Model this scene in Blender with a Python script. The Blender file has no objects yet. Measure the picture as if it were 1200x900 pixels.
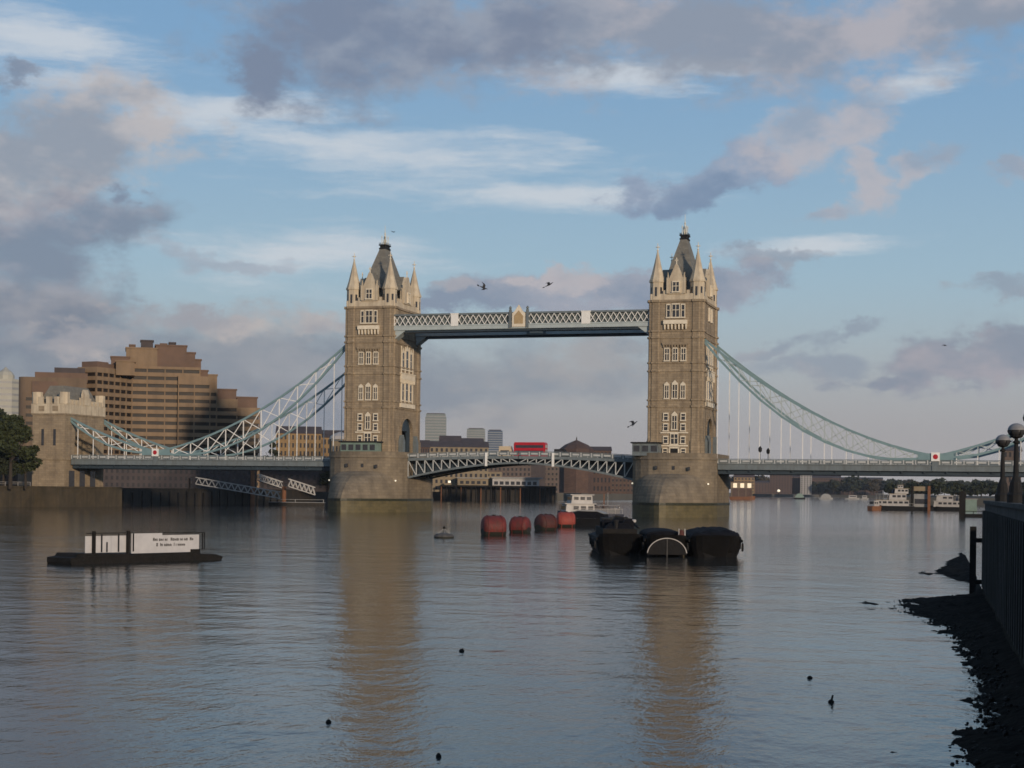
import bpy, math, random
from mathutils import Vector, Matrix
R = math.radians
random.seed(7)
scene = bpy.context.scene
COL = scene.collection

# ------------------------------------------------------------------ camera
CAM = Vector((120.4, -419.7, 6.3))
YAW, FPX, ROLL, HORIZ = .289, 1937.6, .012, 574.0
cy, sy, cr, sr = math.cos(YAW), math.sin(YAW), math.cos(ROLL), math.sin(ROLL)
RIGHT = Vector((cy, sy, 0)); FWD = Vector((-sy, cy, 0)); UP = Vector((0, 0, 1))
cam_d = bpy.data.cameras.new('camera'); cam = bpy.data.objects.new('camera', cam_d); COL.objects.link(cam)
cam_d.sensor_width = 36; cam_d.lens = FPX / 1200 * 36
cam_d.shift_y = (HORIZ - 450) / 1200
cam_d.clip_start = .1; cam_d.clip_end = 60000
rc = RIGHT * cr + UP * sr; uc = -RIGHT * sr + UP * cr; bc = -FWD
cam.matrix_world = Matrix(((rc.x, uc.x, bc.x, CAM.x), (rc.y, uc.y, bc.y, CAM.y), (rc.z, uc.z, bc.z, CAM.z), (0, 0, 0, 1)))
scene.camera = cam

def ray(px, py):
    a, b = px - 600, py - HORIZ
    u, v = a * cr + b * sr, -a * sr + b * cr
    return RIGHT * (u / FPX) + FWD - UP * (v / FPX)
def at(px, py, d):               # the point seen at photo pixel (px, py), d metres deep
    return CAM + ray(px, py) * d
def ground(px, d, z=0.0):        # the spot at depth d in that direction, at height z
    p = at(px, HORIZ, d); return Vector((p.x, p.y, z))
def cw(x, d, z=0.0):             # metres to the side of and in front of the viewpoint
    p = CAM + RIGHT * x + FWD * d; return Vector((p.x, p.y, z))
def hz(py, px, d):               # height above the water of something seen at pixel row py
    return at(px, py, d).z

# ------------------------------------------------------------------ sun, exposure
SUN_EL, SUN_X, SUN_Y = R(9.5), .663, -.747
sd = bpy.data.lights.new('sun', 'SUN'); so = bpy.data.objects.new('sun', sd); COL.objects.link(so)
sd.energy = 2.9; sd.angle = R(2.0); sd.color = (1.0, .80, .60)
tosun = Vector((SUN_X * math.cos(SUN_EL), SUN_Y * math.cos(SUN_EL), math.sin(SUN_EL)))
so.rotation_euler = tosun.to_track_quat('Z', 'Y').to_euler()
scene.view_settings.view_transform = 'Standard'; scene.view_settings.look = 'None'
scene.view_settings.gamma = 1; scene.view_settings.use_curve_mapping = False
scene.view_settings.exposure = 0.0
try:
    scene.cycles.use_denoising = True
    scene.cycles.filter_width = 1.6
    scene.cycles.max_bounces = 6; scene.cycles.volume_bounces = 0
    scene.cycles.caustics_reflective = False; scene.cycles.caustics_refractive = False
except Exception: pass

# ------------------------------------------------------------------ world sky
def lin(*c):
    return tuple(((v / 255) / 12.92 if v / 255 <= .04045 else ((v / 255 + .055) / 1.055) ** 2.4) for v in c)
world = bpy.data.worlds.new('World'); scene.world = world; world.use_nodes = True
nt = world.node_tree; nt.nodes.clear()
BG = .1
def S(nt, v, sock):
    if isinstance(v, bpy.types.NodeSocket): nt.links.new(v, sock)
    else: sock.default_value = v
def mth(op, a, b=None, c=None, clamp=False):
    n = nt.nodes.new('ShaderNodeMath'); n.operation = op; n.use_clamp = clamp
    for i, v in enumerate((a, b, c)):
        if v is not None: S(nt, v, n.inputs[i])
    return n.outputs[0]
def vm(op, a, b=None):
    n = nt.nodes.new('ShaderNodeVectorMath'); n.operation = op
    S(nt, a, n.inputs[0])
    if b is not None: S(nt, b, n.inputs[1])
    return n.outputs['Value'] if op in ('DOT_PRODUCT', 'LENGTH') else n.outputs[0]
def mixc(f, a, b):
    n = nt.nodes.new('ShaderNodeMix'); n.data_type = 'RGBA'; n.clamp_factor = True
    S(nt, f, n.inputs[0])
    for v, i in ((a, 6), (b, 7)):
        if isinstance(v, tuple): v = (*v[:3], 1)
        S(nt, v, n.inputs[i])
    return n.outputs[2]
def sstep(v, lo, hi):
    n = nt.nodes.new('ShaderNodeMapRange'); n.interpolation_type = 'SMOOTHSTEP'
    S(nt, v, n.inputs[0]); n.inputs[1].default_value = lo; n.inputs[2].default_value = hi
    return n.outputs[0]
def comb(x, y, z=0.0):
    n = nt.nodes.new('ShaderNodeCombineXYZ')
    for i, v in enumerate((x, y, z)): S(nt, v, n.inputs[i])
    return n.outputs[0]
def noise(vec, scale, detail=5, rough=.55, col=False):
    n = nt.nodes.new('ShaderNodeTexNoise'); S(nt, vec, n.inputs['Vector'])
    n.inputs['Scale'].default_value = scale; n.inputs['Detail'].default_value = detail; n.inputs['Roughness'].default_value = rough
    return n.outputs['Color'] if col else n.outputs[0]
def cc(*c):
    return tuple(v / BG for v in lin(*c))
sky = nt.nodes.new('ShaderNodeTexSky'); sky.sky_type = 'NISHITA'; sky.sun_disc = False
sky.sun_elevation = SUN_EL; sky.sun_rotation = math.atan2(SUN_X, SUN_Y)
sky.air_density = 1.0; sky.dust_density = 1.2; sky.ozone_density = 1.6; sky.altitude = 10
tc = nt.nodes.new('ShaderNodeTexCoord'); D = tc.outputs['Generated']
sx = mth('ARCTAN2', vm('DOT_PRODUCT', D, tuple(RIGHT)), vm('DOT_PRODUCT', D, tuple(FWD)))
sz = mth('ARCSINE', vm('DOT_PRODUCT', D, (0, 0, 1)))
A = mth('MULTIPLY', sx, FPX); E = mth('MULTIPLY', sz, FPX)      # bearing and elevation, 1/1937 rad units
P = comb(A, E)
wob = vm('SUBTRACT', noise(vm('MULTIPLY', P, (.007, .011, 0)), 1.0, 8, .66, True), (.5, .5, .5))
PW = vm('ADD', P, vm('MULTIPLY', wob, (190, 120, 0)))
PS = vm('ADD', P, vm('MULTIPLY', wob, (90, 22, 0)))
def dirpx(px, py):
    d = ray(px, py).normalized()
    return math.atan2(d.dot(RIGHT), d.dot(FWD)) * FPX, math.asin(d.z) * FPX
def blob(px, py, rx, ry, rot=0, vec=None):
    a, e = dirpx(px, py)
    n = nt.nodes.new('ShaderNodeMapping'); n.vector_type = 'TEXTURE'
    S(nt, PW if vec is None else vec, n.inputs[0])
    n.inputs[1].default_value = (a, e, 0); n.inputs[2].default_value = (0, 0, R(rot)); n.inputs[3].default_value = (rx, ry, 1)
    return mth('SUBTRACT', 1.0, vm('LENGTH', n.outputs[0]))
def union(bs):
    o = bs[0]
    for b in bs[1:]:
        n = nt.nodes.new('ShaderNodeMath'); n.operation = 'SMOOTH_MAX'
        nt.links.new(o, n.inputs[0]); nt.links.new(b, n.inputs[1]); n.inputs[2].default_value = .25
        o = n.outputs[0]
    return o
fine = noise(vm('MULTIPLY', P, (.013, .021, 0)), 1.0, 9, .62)
fineu = noise(vm('MULTIPLY', vm('ADD', P, (-7, 13, 0)), (.013, .021, 0)), 1.0, 9, .62)
relief = mth('SUBTRACT', fine, fineu)                     # tops of the billows, turned to the light
broad = noise(vm('MULTIPLY', P, (.0045, .008, 0)), 1.0, 5, .55)
lit = noise(vm('ADD', vm('MULTIPLY', P, (.006, .010, 0)), (3.1, 1.7, 0)), 1.0, 4, .5)
low = sstep(E, 420, -10)
clear = mixc(sstep(E, 570, 110), cc(124, 165, 204), cc(168, 194, 208))
clear = mixc(sstep(E, 600, 1500), clear, cc(92, 130, 172))
base = mixc(.85, sky.outputs[0], clear)
base = mixc(sstep(E, 270, 40), base, cc(173, 169, 169))
col = base
# high thin white streaks
streak = noise(vm('ADD', vm('MULTIPLY', PS, (.0042, .026, 0)), (5.0, 2.0, 0)), 1.0, 8, .64)
cir = union([blob(480, 188, 360, 56, -4, PS), blob(640, 228, 240, 30, -2, PS), blob(720, 90, 190, 24, 0, PS), blob(90, 50, 260, 44, -6, PS), blob(120, 105, 200, 22, -3, PS), blob(300, 130, 200, 30, 3, PS),
             blob(1080, 95, 80, 30, 10, PS), blob(360, 300, 250, 50, 0, PS), blob(940, 290, 140, 16, 3, PS), blob(820, 80, 130, 20, 0, PS)])
cirm = mth('MULTIPLY', sstep(mth('ADD', cir, mth('MULTIPLY', mth('SUBTRACT', streak, .5), 2.6)), .1, 1.05), .8)
col = mixc(cirm, col, cc(208, 213, 219))
# cloud bodies
def layer(col, bs, dark, light, lo=0.0, hi=.7, k=1.9, op=.95, lit_lo=.40, lit_hi=.66):
    d = mth('ADD', union(bs), mth('MULTIPLY', mth('SUBTRACT', fine, .5), k))
    m = mth('MULTIPLY', sstep(d, lo, hi), op)
    sh = mth('ADD', mth('ADD', lit, mth('MULTIPLY', relief, .5)), mth('MULTIPLY', mth('SUBTRACT', .55, d), .10))
    shade = mixc(sstep(sh, lit_lo, lit_hi), cc(*dark), cc(*light))
    return mixc(m, col, shade)
col = layer(col, [blob(860, 40, 450, 78, 0), blob(1130, 10, 200, 52, 4), blob(700, 40, 260, 74, 0)], (142, 150, 165), (178, 174, 180), op=.9, k=1.6)
col = layer(col, [blob(420, 40, 210, 100, 6), blob(300, 88, 84, 50, -35), blob(570, 25, 190, 72, 0), blob(505, 45, 180, 76, 0)], (122, 134, 156), (148, 157, 173), op=.93, k=1.6, hi=.7)
col = layer(col, [blob(70, 170, 175, 76, 10), blob(0, 205, 110, 74, 0), blob(160, 145, 70, 36, 15)], (148, 154, 166), (191, 185, 185), op=.86, k=1.6, hi=.65, lit_lo=.36, lit_hi=.62)
col = layer(col, [blob(30, 295, 140, 95, 10), blob(90, 275, 130, 52, 12), blob(10, 360, 150, 70, 0)], (122, 133, 152), (164, 163, 173), op=.85, k=1.6, hi=.7, lit_lo=.43, lit_hi=.70)
col = layer(col, [blob(145, 228, 22, 18, 0), blob(30, 100, 40, 16, 0)], (124, 137, 158), (146, 154, 170), k=1.2, op=.85)
col = layer(col, [blob(110, 420, 330, 80, 0), blob(330, 420, 190, 70, 0), blob(60, 370, 170, 50, 0), blob(300, 470, 280, 70, 0)], (124, 133, 148), (150, 152, 160), lo=-.1, hi=.8, k=1.3, op=.8)
col = layer(col, [blob(255, 368, 150, 28, -3), blob(100, 395, 110, 28, 5), blob(370, 372, 80, 24, 0)], (160, 159, 166), (192, 184, 181), lo=.05, hi=.8, op=.85)
col = layer(col, [blob(270, 300, 95, 14, 0)], (150, 160, 176), (165, 170, 182), op=.6)
col = layer(col, [blob(600, 345, 150, 38, 5), blob(740, 340, 130, 36, 0), blob(850, 325, 85, 28, 0), blob(520, 358, 70, 20, 5)], (132, 144, 164), (160, 163, 176), op=.9, k=1.6, hi=.5)
col = layer(col, [blob(665, 325, 60, 22, 8), blob(540, 335, 36, 16, 0), blob(610, 330, 40, 14, 5)], (170, 169, 176), (190, 184, 187), op=.75, hi=.6)
col = layer(col, [blob(620, 440, 240, 48, 0), blob(700, 405, 120, 26, 0), blob(520, 470, 170, 40, 0)], (136, 145, 158), (164, 161, 163), lo=-.05, hi=.8, k=1.5, op=.75)
col = layer(col, [blob(735, 230, 56, 34, 18), blob(830, 212, 92, 34, 18), blob(880, 190, 60, 34, 22), blob(800, 235, 60, 18, 10)], (122, 141, 168), (148, 162, 184), op=.9, k=1.8, hi=.6)
col = layer(col, [blob(940, 155, 90, 40, 16), blob(1020, 140, 60, 44, 10), blob(1010, 200, 40, 48, 0), blob(1090, 195, 62, 25, 12), blob(950, 240, 60, 18, 10), blob(1195, 195, 30, 18, 15)], (152, 163, 180), (187, 182, 187), op=.8, k=1.7, hi=.7)
col = layer(col, [blob(1110, 430, 120, 40, 5), blob(1190, 415, 90, 46, 0), blob(1040, 450, 70, 20, 5)], (137, 146, 162), (168, 164, 172), op=.9, k=1.6, hi=.5)
col = layer(col, [blob(1165, 332, 60, 16, 14), blob(920, 405, 60, 14, 0), blob(1000, 395, 50, 12, 0), blob(960, 430, 80, 20, 0), blob(900, 300, 60, 12, 0)], (142, 153, 169), (164, 164, 172), op=.7)
# broken cloud over the rest of the sky, out of the frame
elsewhere = mth('MAXIMUM', sstep(mth('ABSOLUTE', A), 640, 1000), sstep(E, 600, 900))
gen = mth('MULTIPLY', mth('MULTIPLY', sstep(broad, .45, .62), elsewhere), .85)
col = mixc(gen, col, mixc(sstep(lit, .4, .6), cc(108, 118, 136), cc(150, 146, 150)))
bg = nt.nodes.new('ShaderNodeBackground'); nt.links.new(col, bg.inputs[0]); bg.inputs[1].default_value = BG
wo = nt.nodes.new('ShaderNodeOutputWorld'); nt.links.new(bg.outputs[0], wo.inputs[0])

# ------------------------------------------------------------------ materials
MATS = {}
def mat(name, c1, c2=None, scale=.6, rough=.75, metal=0.0, bump=0.0, bscale=None, brick=None, spec=.4, emit=None, streaks=None):
    """procedural paint/stone: two colours mixed by noise, optional coursed brick pattern, vertical streaks, bump"""
    m = bpy.data.materials.new(name); m.use_nodes = True; t = m.node_tree; b = t.nodes['Principled BSDF']
    b.inputs['Roughness'].default_value = rough; b.inputs['Metallic'].default_value = metal
    b.inputs['Specular IOR Level'].default_value = spec
    c2 = c2 or tuple(v * .75 for v in c1)
    co = t.nodes.new('ShaderNodeTexCoord').outputs['Object']
    n = t.nodes.new('ShaderNodeTexNoise'); n.inputs['Scale'].default_value = scale; n.inputs['Detail'].default_value = 6; n.inputs['Roughness'].default_value = .65
    t.links.new(co, n.inputs['Vector'])
    rp = t.nodes.new('ShaderNodeMapRange'); rp.inputs[1].default_value = .32; rp.inputs[2].default_value = .68; t.links.new(n.outputs[0], rp.inputs[0])
    mx = t.nodes.new('ShaderNodeMix'); mx.data_type = 'RGBA'; t.links.new(rp.outputs[0], mx.inputs[0])
    mx.inputs[6].default_value = (*c1, 1); mx.inputs[7].default_value = (*c2, 1)
    out = mx.outputs[2]; hgt = n.outputs[0]
    if streaks:
        mp = t.nodes.new('ShaderNodeMapping'); mp.inputs[3].default_value = (streaks[0], streaks[0], streaks[1]); t.links.new(co, mp.inputs[0])
        n2 = t.nodes.new('ShaderNodeTexNoise'); n2.inputs['Scale'].default_value = 1; n2.inputs['Detail'].default_value = 4; t.links.new(mp.outputs[0], n2.inputs['Vector'])
        r2 = t.nodes.new('ShaderNodeMapRange'); r2.inputs[1].default_value = .45; r2.inputs[2].default_value = .7; t.links.new(n2.outputs[0], r2.inputs[0])
        f = t.nodes.new('ShaderNodeMath'); f.operation = 'MULTIPLY'; f.inputs[1].default_value = streaks[3]; t.links.new(r2.outputs[0], f.inputs[0])
        m2 = t.nodes.new('ShaderNodeMix'); m2.data_type = 'RGBA'; t.links.new(f.outputs[0], m2.inputs[0]); t.links.new(out, m2.inputs[6]); m2.inputs[7].default_value = (*streaks[2], 1)
        out = m2.outputs[2]
    if brick:
        sp = t.nodes.new('ShaderNodeSeparateXYZ'); t.links.new(co, sp.inputs[0])
        ad = t.nodes.new('ShaderNodeMath'); t.links.new(sp.outputs[0], ad.inputs[0]); t.links.new(sp.outputs[1], ad.inputs[1])
        cb = t.nodes.new('ShaderNodeCombineXYZ'); t.links.new(ad.outputs[0], cb.inputs[0]); t.links.new(sp.outputs[2], cb.inputs[1])
        br = t.nodes.new('ShaderNodeTexBrick'); br.inputs['Scale'].default_value = 1
        br.inputs['Brick Width'].default_value = brick[0]; br.inputs['Row Height'].default_value = brick[1]; br.inputs['Mortar Size'].default_value = brick[2]
        br.inputs['Color1'].default_value = (1, 1, 1, 1); br.inputs['Color2'].default_value = (.78, .78, .78, 1); br.inputs['Mortar'].default_value = (brick[3],) * 3 + (1,)
        t.links.new(cb.outputs[0], br.inputs['Vector'])
        m3 = t.nodes.new('ShaderNodeMix'); m3.data_type = 'RGBA'; m3.blend_type = 'MULTIPLY'; m3.inputs[0].default_value = 1
        t.links.new(out, m3.inputs[6]); t.links.new(br.outputs['Color'], m3.inputs[7]); out = m3.outputs[2]
    t.links.new(out, b.inputs['Base Color'])
    if bump:
        bp = t.nodes.new('ShaderNodeBump'); bp.inputs['Strength'].default_value = bump; bp.inputs['Distance'].default_value = .2
        n3 = t.nodes.new('ShaderNodeTexNoise'); n3.inputs['Scale'].default_value = bscale or scale * 4; n3.inputs['Detail'].default_value = 5
        t.links.new(co, n3.inputs['Vector']); t.links.new(n3.outputs[0], bp.inputs['Height']); t.links.new(bp.outputs[0], b.inputs['Normal'])
    if emit:
        b.inputs['Emission Color'].default_value = (*emit[:3], 1); b.inputs['Emission Strength'].default_value = emit[3]
    MATS[name] = m
    return m
granite = mat('rough granite', (.385, .305, .205), (.285, .222, .150), .35, .9, bump=.5, bscale=1.6, brick=(1.5, .62, .035, .62), streaks=(.7, .05, (.165, .13, .092), .65))
portland = mat('portland stone', (.62, .54, .40), (.48, .40, .29), .5, .85, bump=.3, bscale=2, streaks=(.9, .1, (.25, .20, .15), .5))
trim = mat('pale carved stone', (.80, .72, .57), (.62, .55, .43), .9, .8, bump=.3, bscale=3)
pierstone = mat('pier granite', (.275, .225, .158), (.195, .16, .115), .22, .92, bump=.5, bscale=1.3, brick=(2.0, .75, .04, .68), streaks=(.5, .05, (.12, .10, .078), .65))
tidal = mat('algae stained tidal stone', (.150, .122, .058), (.10, .085, .042), .5, .6, bump=.5, bscale=1.5, brick=(2.0, .75, .04, .75))
algae = mat('dark wet algae stone', (.04, .04, .022), (.026, .028, .016), .8, .5, bump=.4)
slate = mat('grey roof slate', (.235, .22, .18), (.17, .16, .135), .7, .7, brick=(.6, .4, .03, .75))
ironblack = mat('black iron', (.012, .012, .013), (.02, .02, .02), 2, .7, spec=.2)
gilt = mat('gilded metal', (.72, .68, .56), (.58, .53, .40), 3, .5, .1)
glassdark = mat('dark window glass', (.030, .030, .034), (.05, .05, .055), .8, .15, spec=.5)
teal = mat('teal bridge paint', (.20, .30, .315), (.155, .245, .265), .6, .5)
steelblue = mat('grey blue bridge paint', (.17, .20, .21), (.125, .15, .16), .5, .55, streaks=(1.5, .2, (.09, .09, .08), .4))
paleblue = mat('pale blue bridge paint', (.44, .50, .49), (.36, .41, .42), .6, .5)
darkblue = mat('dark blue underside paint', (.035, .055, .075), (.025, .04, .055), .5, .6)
white = mat('white bridge paint', (.86, .85, .81), (.74, .73, .69), 1.0, .5)
redpaint = mat('red paint', (.48, .018, .03), (.36, .012, .022), .9, .4)
road = mat('asphalt road', (.055, .055, .055), (.04, .04, .04), 1, .9)
hotelc = mat('brown concrete', (.265, .185, .115), (.205, .145, .09), .15, .9, streaks=(.4, .05, (.12, .088, .06), .45), bump=.2)
hotelred = mat('red brown cladding', (.165, .105, .075), (.12, .08, .06), .2, .85)
hotelglass = mat('hotel window glass', (.012, .010, .009), (.03, .022, .016), .25, .45, spec=.2)
yellowbrick = mat('yellow stock brick', (.34, .235, .115), (.25, .16, .08), .3, .9, brick=(.8, .3, .02, .8))
redbrick = mat('red brown brick', (.13, .082, .065), (.09, .06, .05), .25, .9, brick=(.8, .3, .02, .8))
pinkbrick = mat('faded pink brick', (.17, .13, .115), (.12, .095, .082), .25, .9, brick=(.8, .3, .02, .8))
cream = mat('cream render', (.27, .215, .14), (.20, .16, .105), .3, .8)
palewall = mat('pale office cladding', (.40, .39, .33), (.34, .33, .28), .1, .7)
officeglass = mat('green grey office glass', (.16, .19, .18), (.13, .155, .15), .05, .35)
officeblue = mat('blue office glass', (.055, .095, .16), (.05, .08, .13), .05, .25)
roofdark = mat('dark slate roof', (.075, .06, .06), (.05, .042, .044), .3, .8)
roofbrown = mat('brown tiled roof', (.105, .065, .052), (.075, .047, .04), .3, .8, brick=(.6, .4, .03, .75))
quay = mat('stained quay stone', (.095, .074, .046), (.055, .045, .03), .35, .9, bump=.4, streaks=(.6, .08, (.035, .032, .022), .7))
quaydark = mat('black timber quay', (.03, .026, .02), (.018, .016, .014), .5, .85, streaks=(1.5, .1, (.06, .045, .03), .6))
timber = mat('weathered dark timber', (.018, .016, .015), (.010, .010, .009), 1.2, .85, bump=.4, spec=.2)
rusty = mat('rust brown steel', (.22, .095, .04), (.14, .06, .03), .8, .8)
abutstone = mat('pale abutment granite', (.38, .30, .20), (.28, .22, .15), .35, .9, bump=.4, bscale=1.6, brick=(1.5, .62, .035, .7), streaks=(.9, .06, (.18, .14, .1), .5))
parapetpaint = mat('grey white parapet paint', (.50, .51, .49), (.40, .41, .40), 1.0, .5)
crestbrown = mat('ochre crest paint', (.46, .34, .18), (.36, .25, .13), 2, .6)
buoygrey = mat('weathered grey buoy paint', (.10, .095, .09), (.05, .05, .05), 1.5, .8)
mudstone = mat('wet foreshore stone', (.016, .015, .013), (.008, .008, .0075), 3, .7, spec=.25)
lampglass = mat('smoked lamp glass', (.05, .05, .052), (.035, .035, .037), 2, .3, spec=.3)
gangpaint = mat('weathered white gangway paint', (.42, .41, .39), (.28, .27, .255), .8, .6)
annexc = mat('dark brown concrete', (.185, .132, .088), (.14, .10, .07), .15, .9, streaks=(.4, .05, (.09, .068, .05), .5), bump=.2)
walkpaint = mat('dull green grey walkway paint', (.15, .175, .17), (.11, .13, .128), .8, .6)
landm = mat('paved land', (.12, .11, .09), (.09, .085, .07), .02, .95)
wallconc = mat('dark river wall', (.060, .060, .058), (.034, .035, .034), .5, .9, bump=.5, streaks=(1.1, .05, (.012, .014, .009), .85))
wallalgae = mat('algae covered wall foot', (.006, .007, .004), (.010, .011, .005), .6, .9, bump=.5, spec=.15)
mudm = mat('wet river mud', (.006, .0055, .0045), (.011, .010, .0085), .6, .95, bump=1.0, bscale=2.2, spec=.06)
bark = mat('tree bark', (.05, .04, .03), (.035, .028, .022), 2, .95)
leafm = mat('green foliage', (.042, .052, .015), (.022, .031, .010), .5, .8)
leafd = mat('dark foliage', (.030, .038, .016), (.020, .026, .013), .4, .85)
leafb = mat('russet foliage', (.06, .045, .025), (.04, .034, .018), .4, .85)
blackhull = mat('black hull paint', (.006, .006, .007), (.010, .0095, .0095), .6, .7, spec=.2, bump=.3)
tarp = mat('black tarpaulin', (.009, .0095, .013), (.006, .006, .008), 1.2, .85, bump=.9, bscale=1.1, spec=.12)
navy = mat('navy hull paint', (.018, .024, .048), (.014, .018, .035), .6, .4)
boatwhite = mat('white boat paint', (.46, .44, .42), (.33, .315, .30), .9, .5)
boatgrey = mat('grey boat paint', (.30, .30, .29), (.22, .22, .215), .6, .5)
greenpaint = mat('faded green paint', (.20, .28, .24), (.15, .21, .18), .6, .6)
buoyred = mat('faded red buoy paint', (.17, .022, .018), (.10, .018, .015), 1.0, .65, streaks=(2.5, .6, (.06, .028, .02), .6), bump=.4)
buoyorange = mat('orange red buoy paint', (.33, .055, .035), (.22, .04, .028), .9, .65, bump=.4)
buoydark = mat('dark red brown buoy paint', (.095, .022, .017), (.055, .02, .016), 1.1, .7, bump=.4)
weed = mat('weed covered waterline', (.014, .016, .010), (.022, .02, .014), 1.5, .8)
litwin = mat('lit window', (.9, .8, .62), (.85, .72, .5), 1, .5, emit=(1.0, .83, .58, .45))
lamplit = mat('lit lamp', (.9, .85, .7), (.85, .8, .65), 1, .5, emit=(1.0, .88, .66, .75))
opal = mat('opal lamp glass', (.24, .24, .245), (.17, .17, .175), 2, .6)
banner = mat('white banner sheet', (.56, .55, .55), (.46, .455, .46), .9, .7)
skinblack = mat('dark feathers', (.03, .03, .032), (.02, .02, .02), 3, .8)
busglass = mat('bus window glass', (.05, .05, .06), (.04, .04, .05), 1, .2)
rubber = mat('black rubber', (.02, .02, .02), None, 1, .9)
tan = mat('cream van paint', (.62, .50, .34), (.55, .44, .3), 1, .5)

# ------------------------------------------------------------------ mesh helpers
class MB:
    def __init__(s): s.v = []; s.f = []
    def add(s, vs, fs):
        o = len(s.v); s.v += [tuple(v) for v in vs]; s.f += [tuple(i + o for i in f) for f in fs]; return s
    def box(s, x0, x1, y0, y1, z0, z1):
        return s.add([(x0, y0, z0), (x1, y0, z0), (x1, y1, z0), (x0, y1, z0), (x0, y0, z1), (x1, y0, z1), (x1, y1, z1), (x0, y1, z1)],
                     [(3, 2, 1, 0), (4, 5, 6, 7), (0, 1, 5, 4), (1, 2, 6, 5), (2, 3, 7, 6), (3, 0, 4, 7)])
    def prism(s, poly, z0, z1, top=None):
        n = len(poly); top = top or poly
        vs = [(x, y, z0) for x, y in poly] + [(x, y, z1) for x, y in top]
        return s.add(vs, [tuple(range(n - 1, -1, -1)), tuple(range(n, 2 * n))] + [(i, (i + 1) % n, n + (i + 1) % n, n + i) for i in range(n)])
    def extr(s, poly, y0, y1):                      # polygon in x,z pushed along y
        n = len(poly)
        vs = [(x, y0, z) for x, z in poly] + [(x, y1, z) for x, z in poly]
        return s.add(vs, [tuple(range(n)), tuple(range(2 * n - 1, n - 1, -1))] + [(i, n + i, n + (i + 1) % n, (i + 1) % n) for i in range(n)])
    def bar(s, p, q, w, h=None):
        p, q = Vector(p), Vector(q); d = (q - p)
        if d.length < 1e-6: return s
        d.normalize(); a = d.cross(Vector((0, 0, 1)))
        if a.length < 1e-3: a = Vector((1, 0, 0))
        a.normalize(); b = a.cross(d); h = h or w
        c = [a * (i * w / 2) + b * (j * h / 2) for i, j in ((-1, -1), (1, -1), (1, 1), (-1, 1))]
        return s.add([p + k for k in c] + [q + k for k in c], [(3, 2, 1, 0), (4, 5, 6, 7), (0, 1, 5, 4), (1, 2, 6, 5), (2, 3, 7, 6), (3, 0, 4, 7)])
    def tube(s, p, q, r0, r1=None, n=8):
        p, q = Vector(p), Vector(q); r1 = r0 if r1 is None else r1; d = (q - p).normalized()
        a = d.cross(Vector((0, 0, 1)))
        if a.length < 1e-3: a = Vector((1, 0, 0))
        a.normalize(); b = a.cross(d)
        ring = [a * math.cos(2 * math.pi * i / n) + b * math.sin(2 * math.pi * i / n) for i in range(n)]
        return s.add([p + k * r0 for k in ring] + [q + k * r1 for k in ring],
                     [tuple(range(n - 1, -1, -1)), tuple(range(n, 2 * n))] + [(i, (i + 1) % n, n + (i + 1) % n, n + i) for i in range(n)])
    def lathe(s, prof, n=12, cx=0, cy=0, rot=0):    # [(r, z)] bottom to top
        vs = []; fs = []
        for r, z in prof:
            vs += [(cx + r * math.cos(2 * math.pi * i / n + rot), cy + r * math.sin(2 * math.pi * i / n + rot), z) for i in range(n)]
        for k in range(len(prof) - 1):
            fs += [(k * n + i, k * n + (i + 1) % n, (k + 1) * n + (i + 1) % n, (k + 1) * n + i) for i in range(n)]
        fs += [tuple(range(n - 1, -1, -1)), tuple((len(prof) - 1) * n + i for i in range(n))]
        return s.add(vs, fs)
    def loft(s, secs, cap=True):
        n = len(secs[0]); vs = [p for c in secs for p in c]; fs = []
        for k in range(len(secs) - 1):
            fs += [(k * n + i, k * n + (i + 1) % n, (k + 1) * n + (i + 1) % n, (k + 1) * n + i) for i in range(n)]
        if cap: fs += [tuple(range(n - 1, -1, -1)), tuple((len(secs) - 1) * n + i for i in range(n))]
        return s.add(vs, fs)
    def mesh(s, name, m):
        me = bpy.data.meshes.new(name); me.from_pydata(s.v, [], s.f)
        me.materials.append(m)
        import bmesh
        bm = bmesh.new(); bm.from_mesh(me); bmesh.ops.recalc_face_normals(bm, faces=bm.faces); bm.to_mesh(me); bm.free()
        return me
    def build(s, name, m, parent=None, loc=(0, 0, 0), rz=0.0, smooth=False):
        return put(name, s.mesh(name, m), parent, loc, rz, smooth)
def put(name, me, parent=None, loc=(0, 0, 0), rz=0.0, smooth=False):
    o = bpy.data.objects.new(name, me); COL.objects.link(o); o.parent = parent
    o.location = loc; o.rotation_euler = (0, 0, rz)
    if smooth:
        for p in me.polygons: p.use_smooth = True
    return o
def tag(o, label, cat, group=None):
    o['label'] = label; o['category'] = cat
    if group: o['group'] = group
    return o
def thing(name, label, cat, loc=(0, 0, 0), rz=0.0, group=None):
    o = bpy.data.objects.new(name, None); COL.objects.link(o); o.location = loc; o.rotation_euler = (0, 0, rz)
    o.empty_display_size = .5
    return tag(o, label, cat, group)
def struct(o, kind='structure'):
    o['kind'] = kind; return o
KIDS = lambda o: [c for c in bpy.data.objects if c.parent == o]
def copy_tree(o, parent=None, kids=None):
    if kids is None:
        kids = {}
        for c in bpy.data.objects:
            if c.parent: kids.setdefault(c.parent.name, []).append(c)
    n = o.copy(); COL.objects.link(n); n.parent = parent
    for c in kids.get(o.name, []): copy_tree(c, n, kids)
    return n
def dup(o, label, loc=None, rz=None, group=None):
    n = copy_tree(o); n['label'] = label
    if loc is not None: n.location = loc
    if rz is not None: n.rotation_euler = (0, 0, rz)
    if group: n['group'] = group
    return n
def facing(d):                                     # rotation that turns local -y to look back along direction d
    return math.atan2(d.y, d.x) - math.pi / 2
def bearing(px, turn=0.0):
    r = ray(px, HORIZ); return facing(r) + R(turn)

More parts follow.
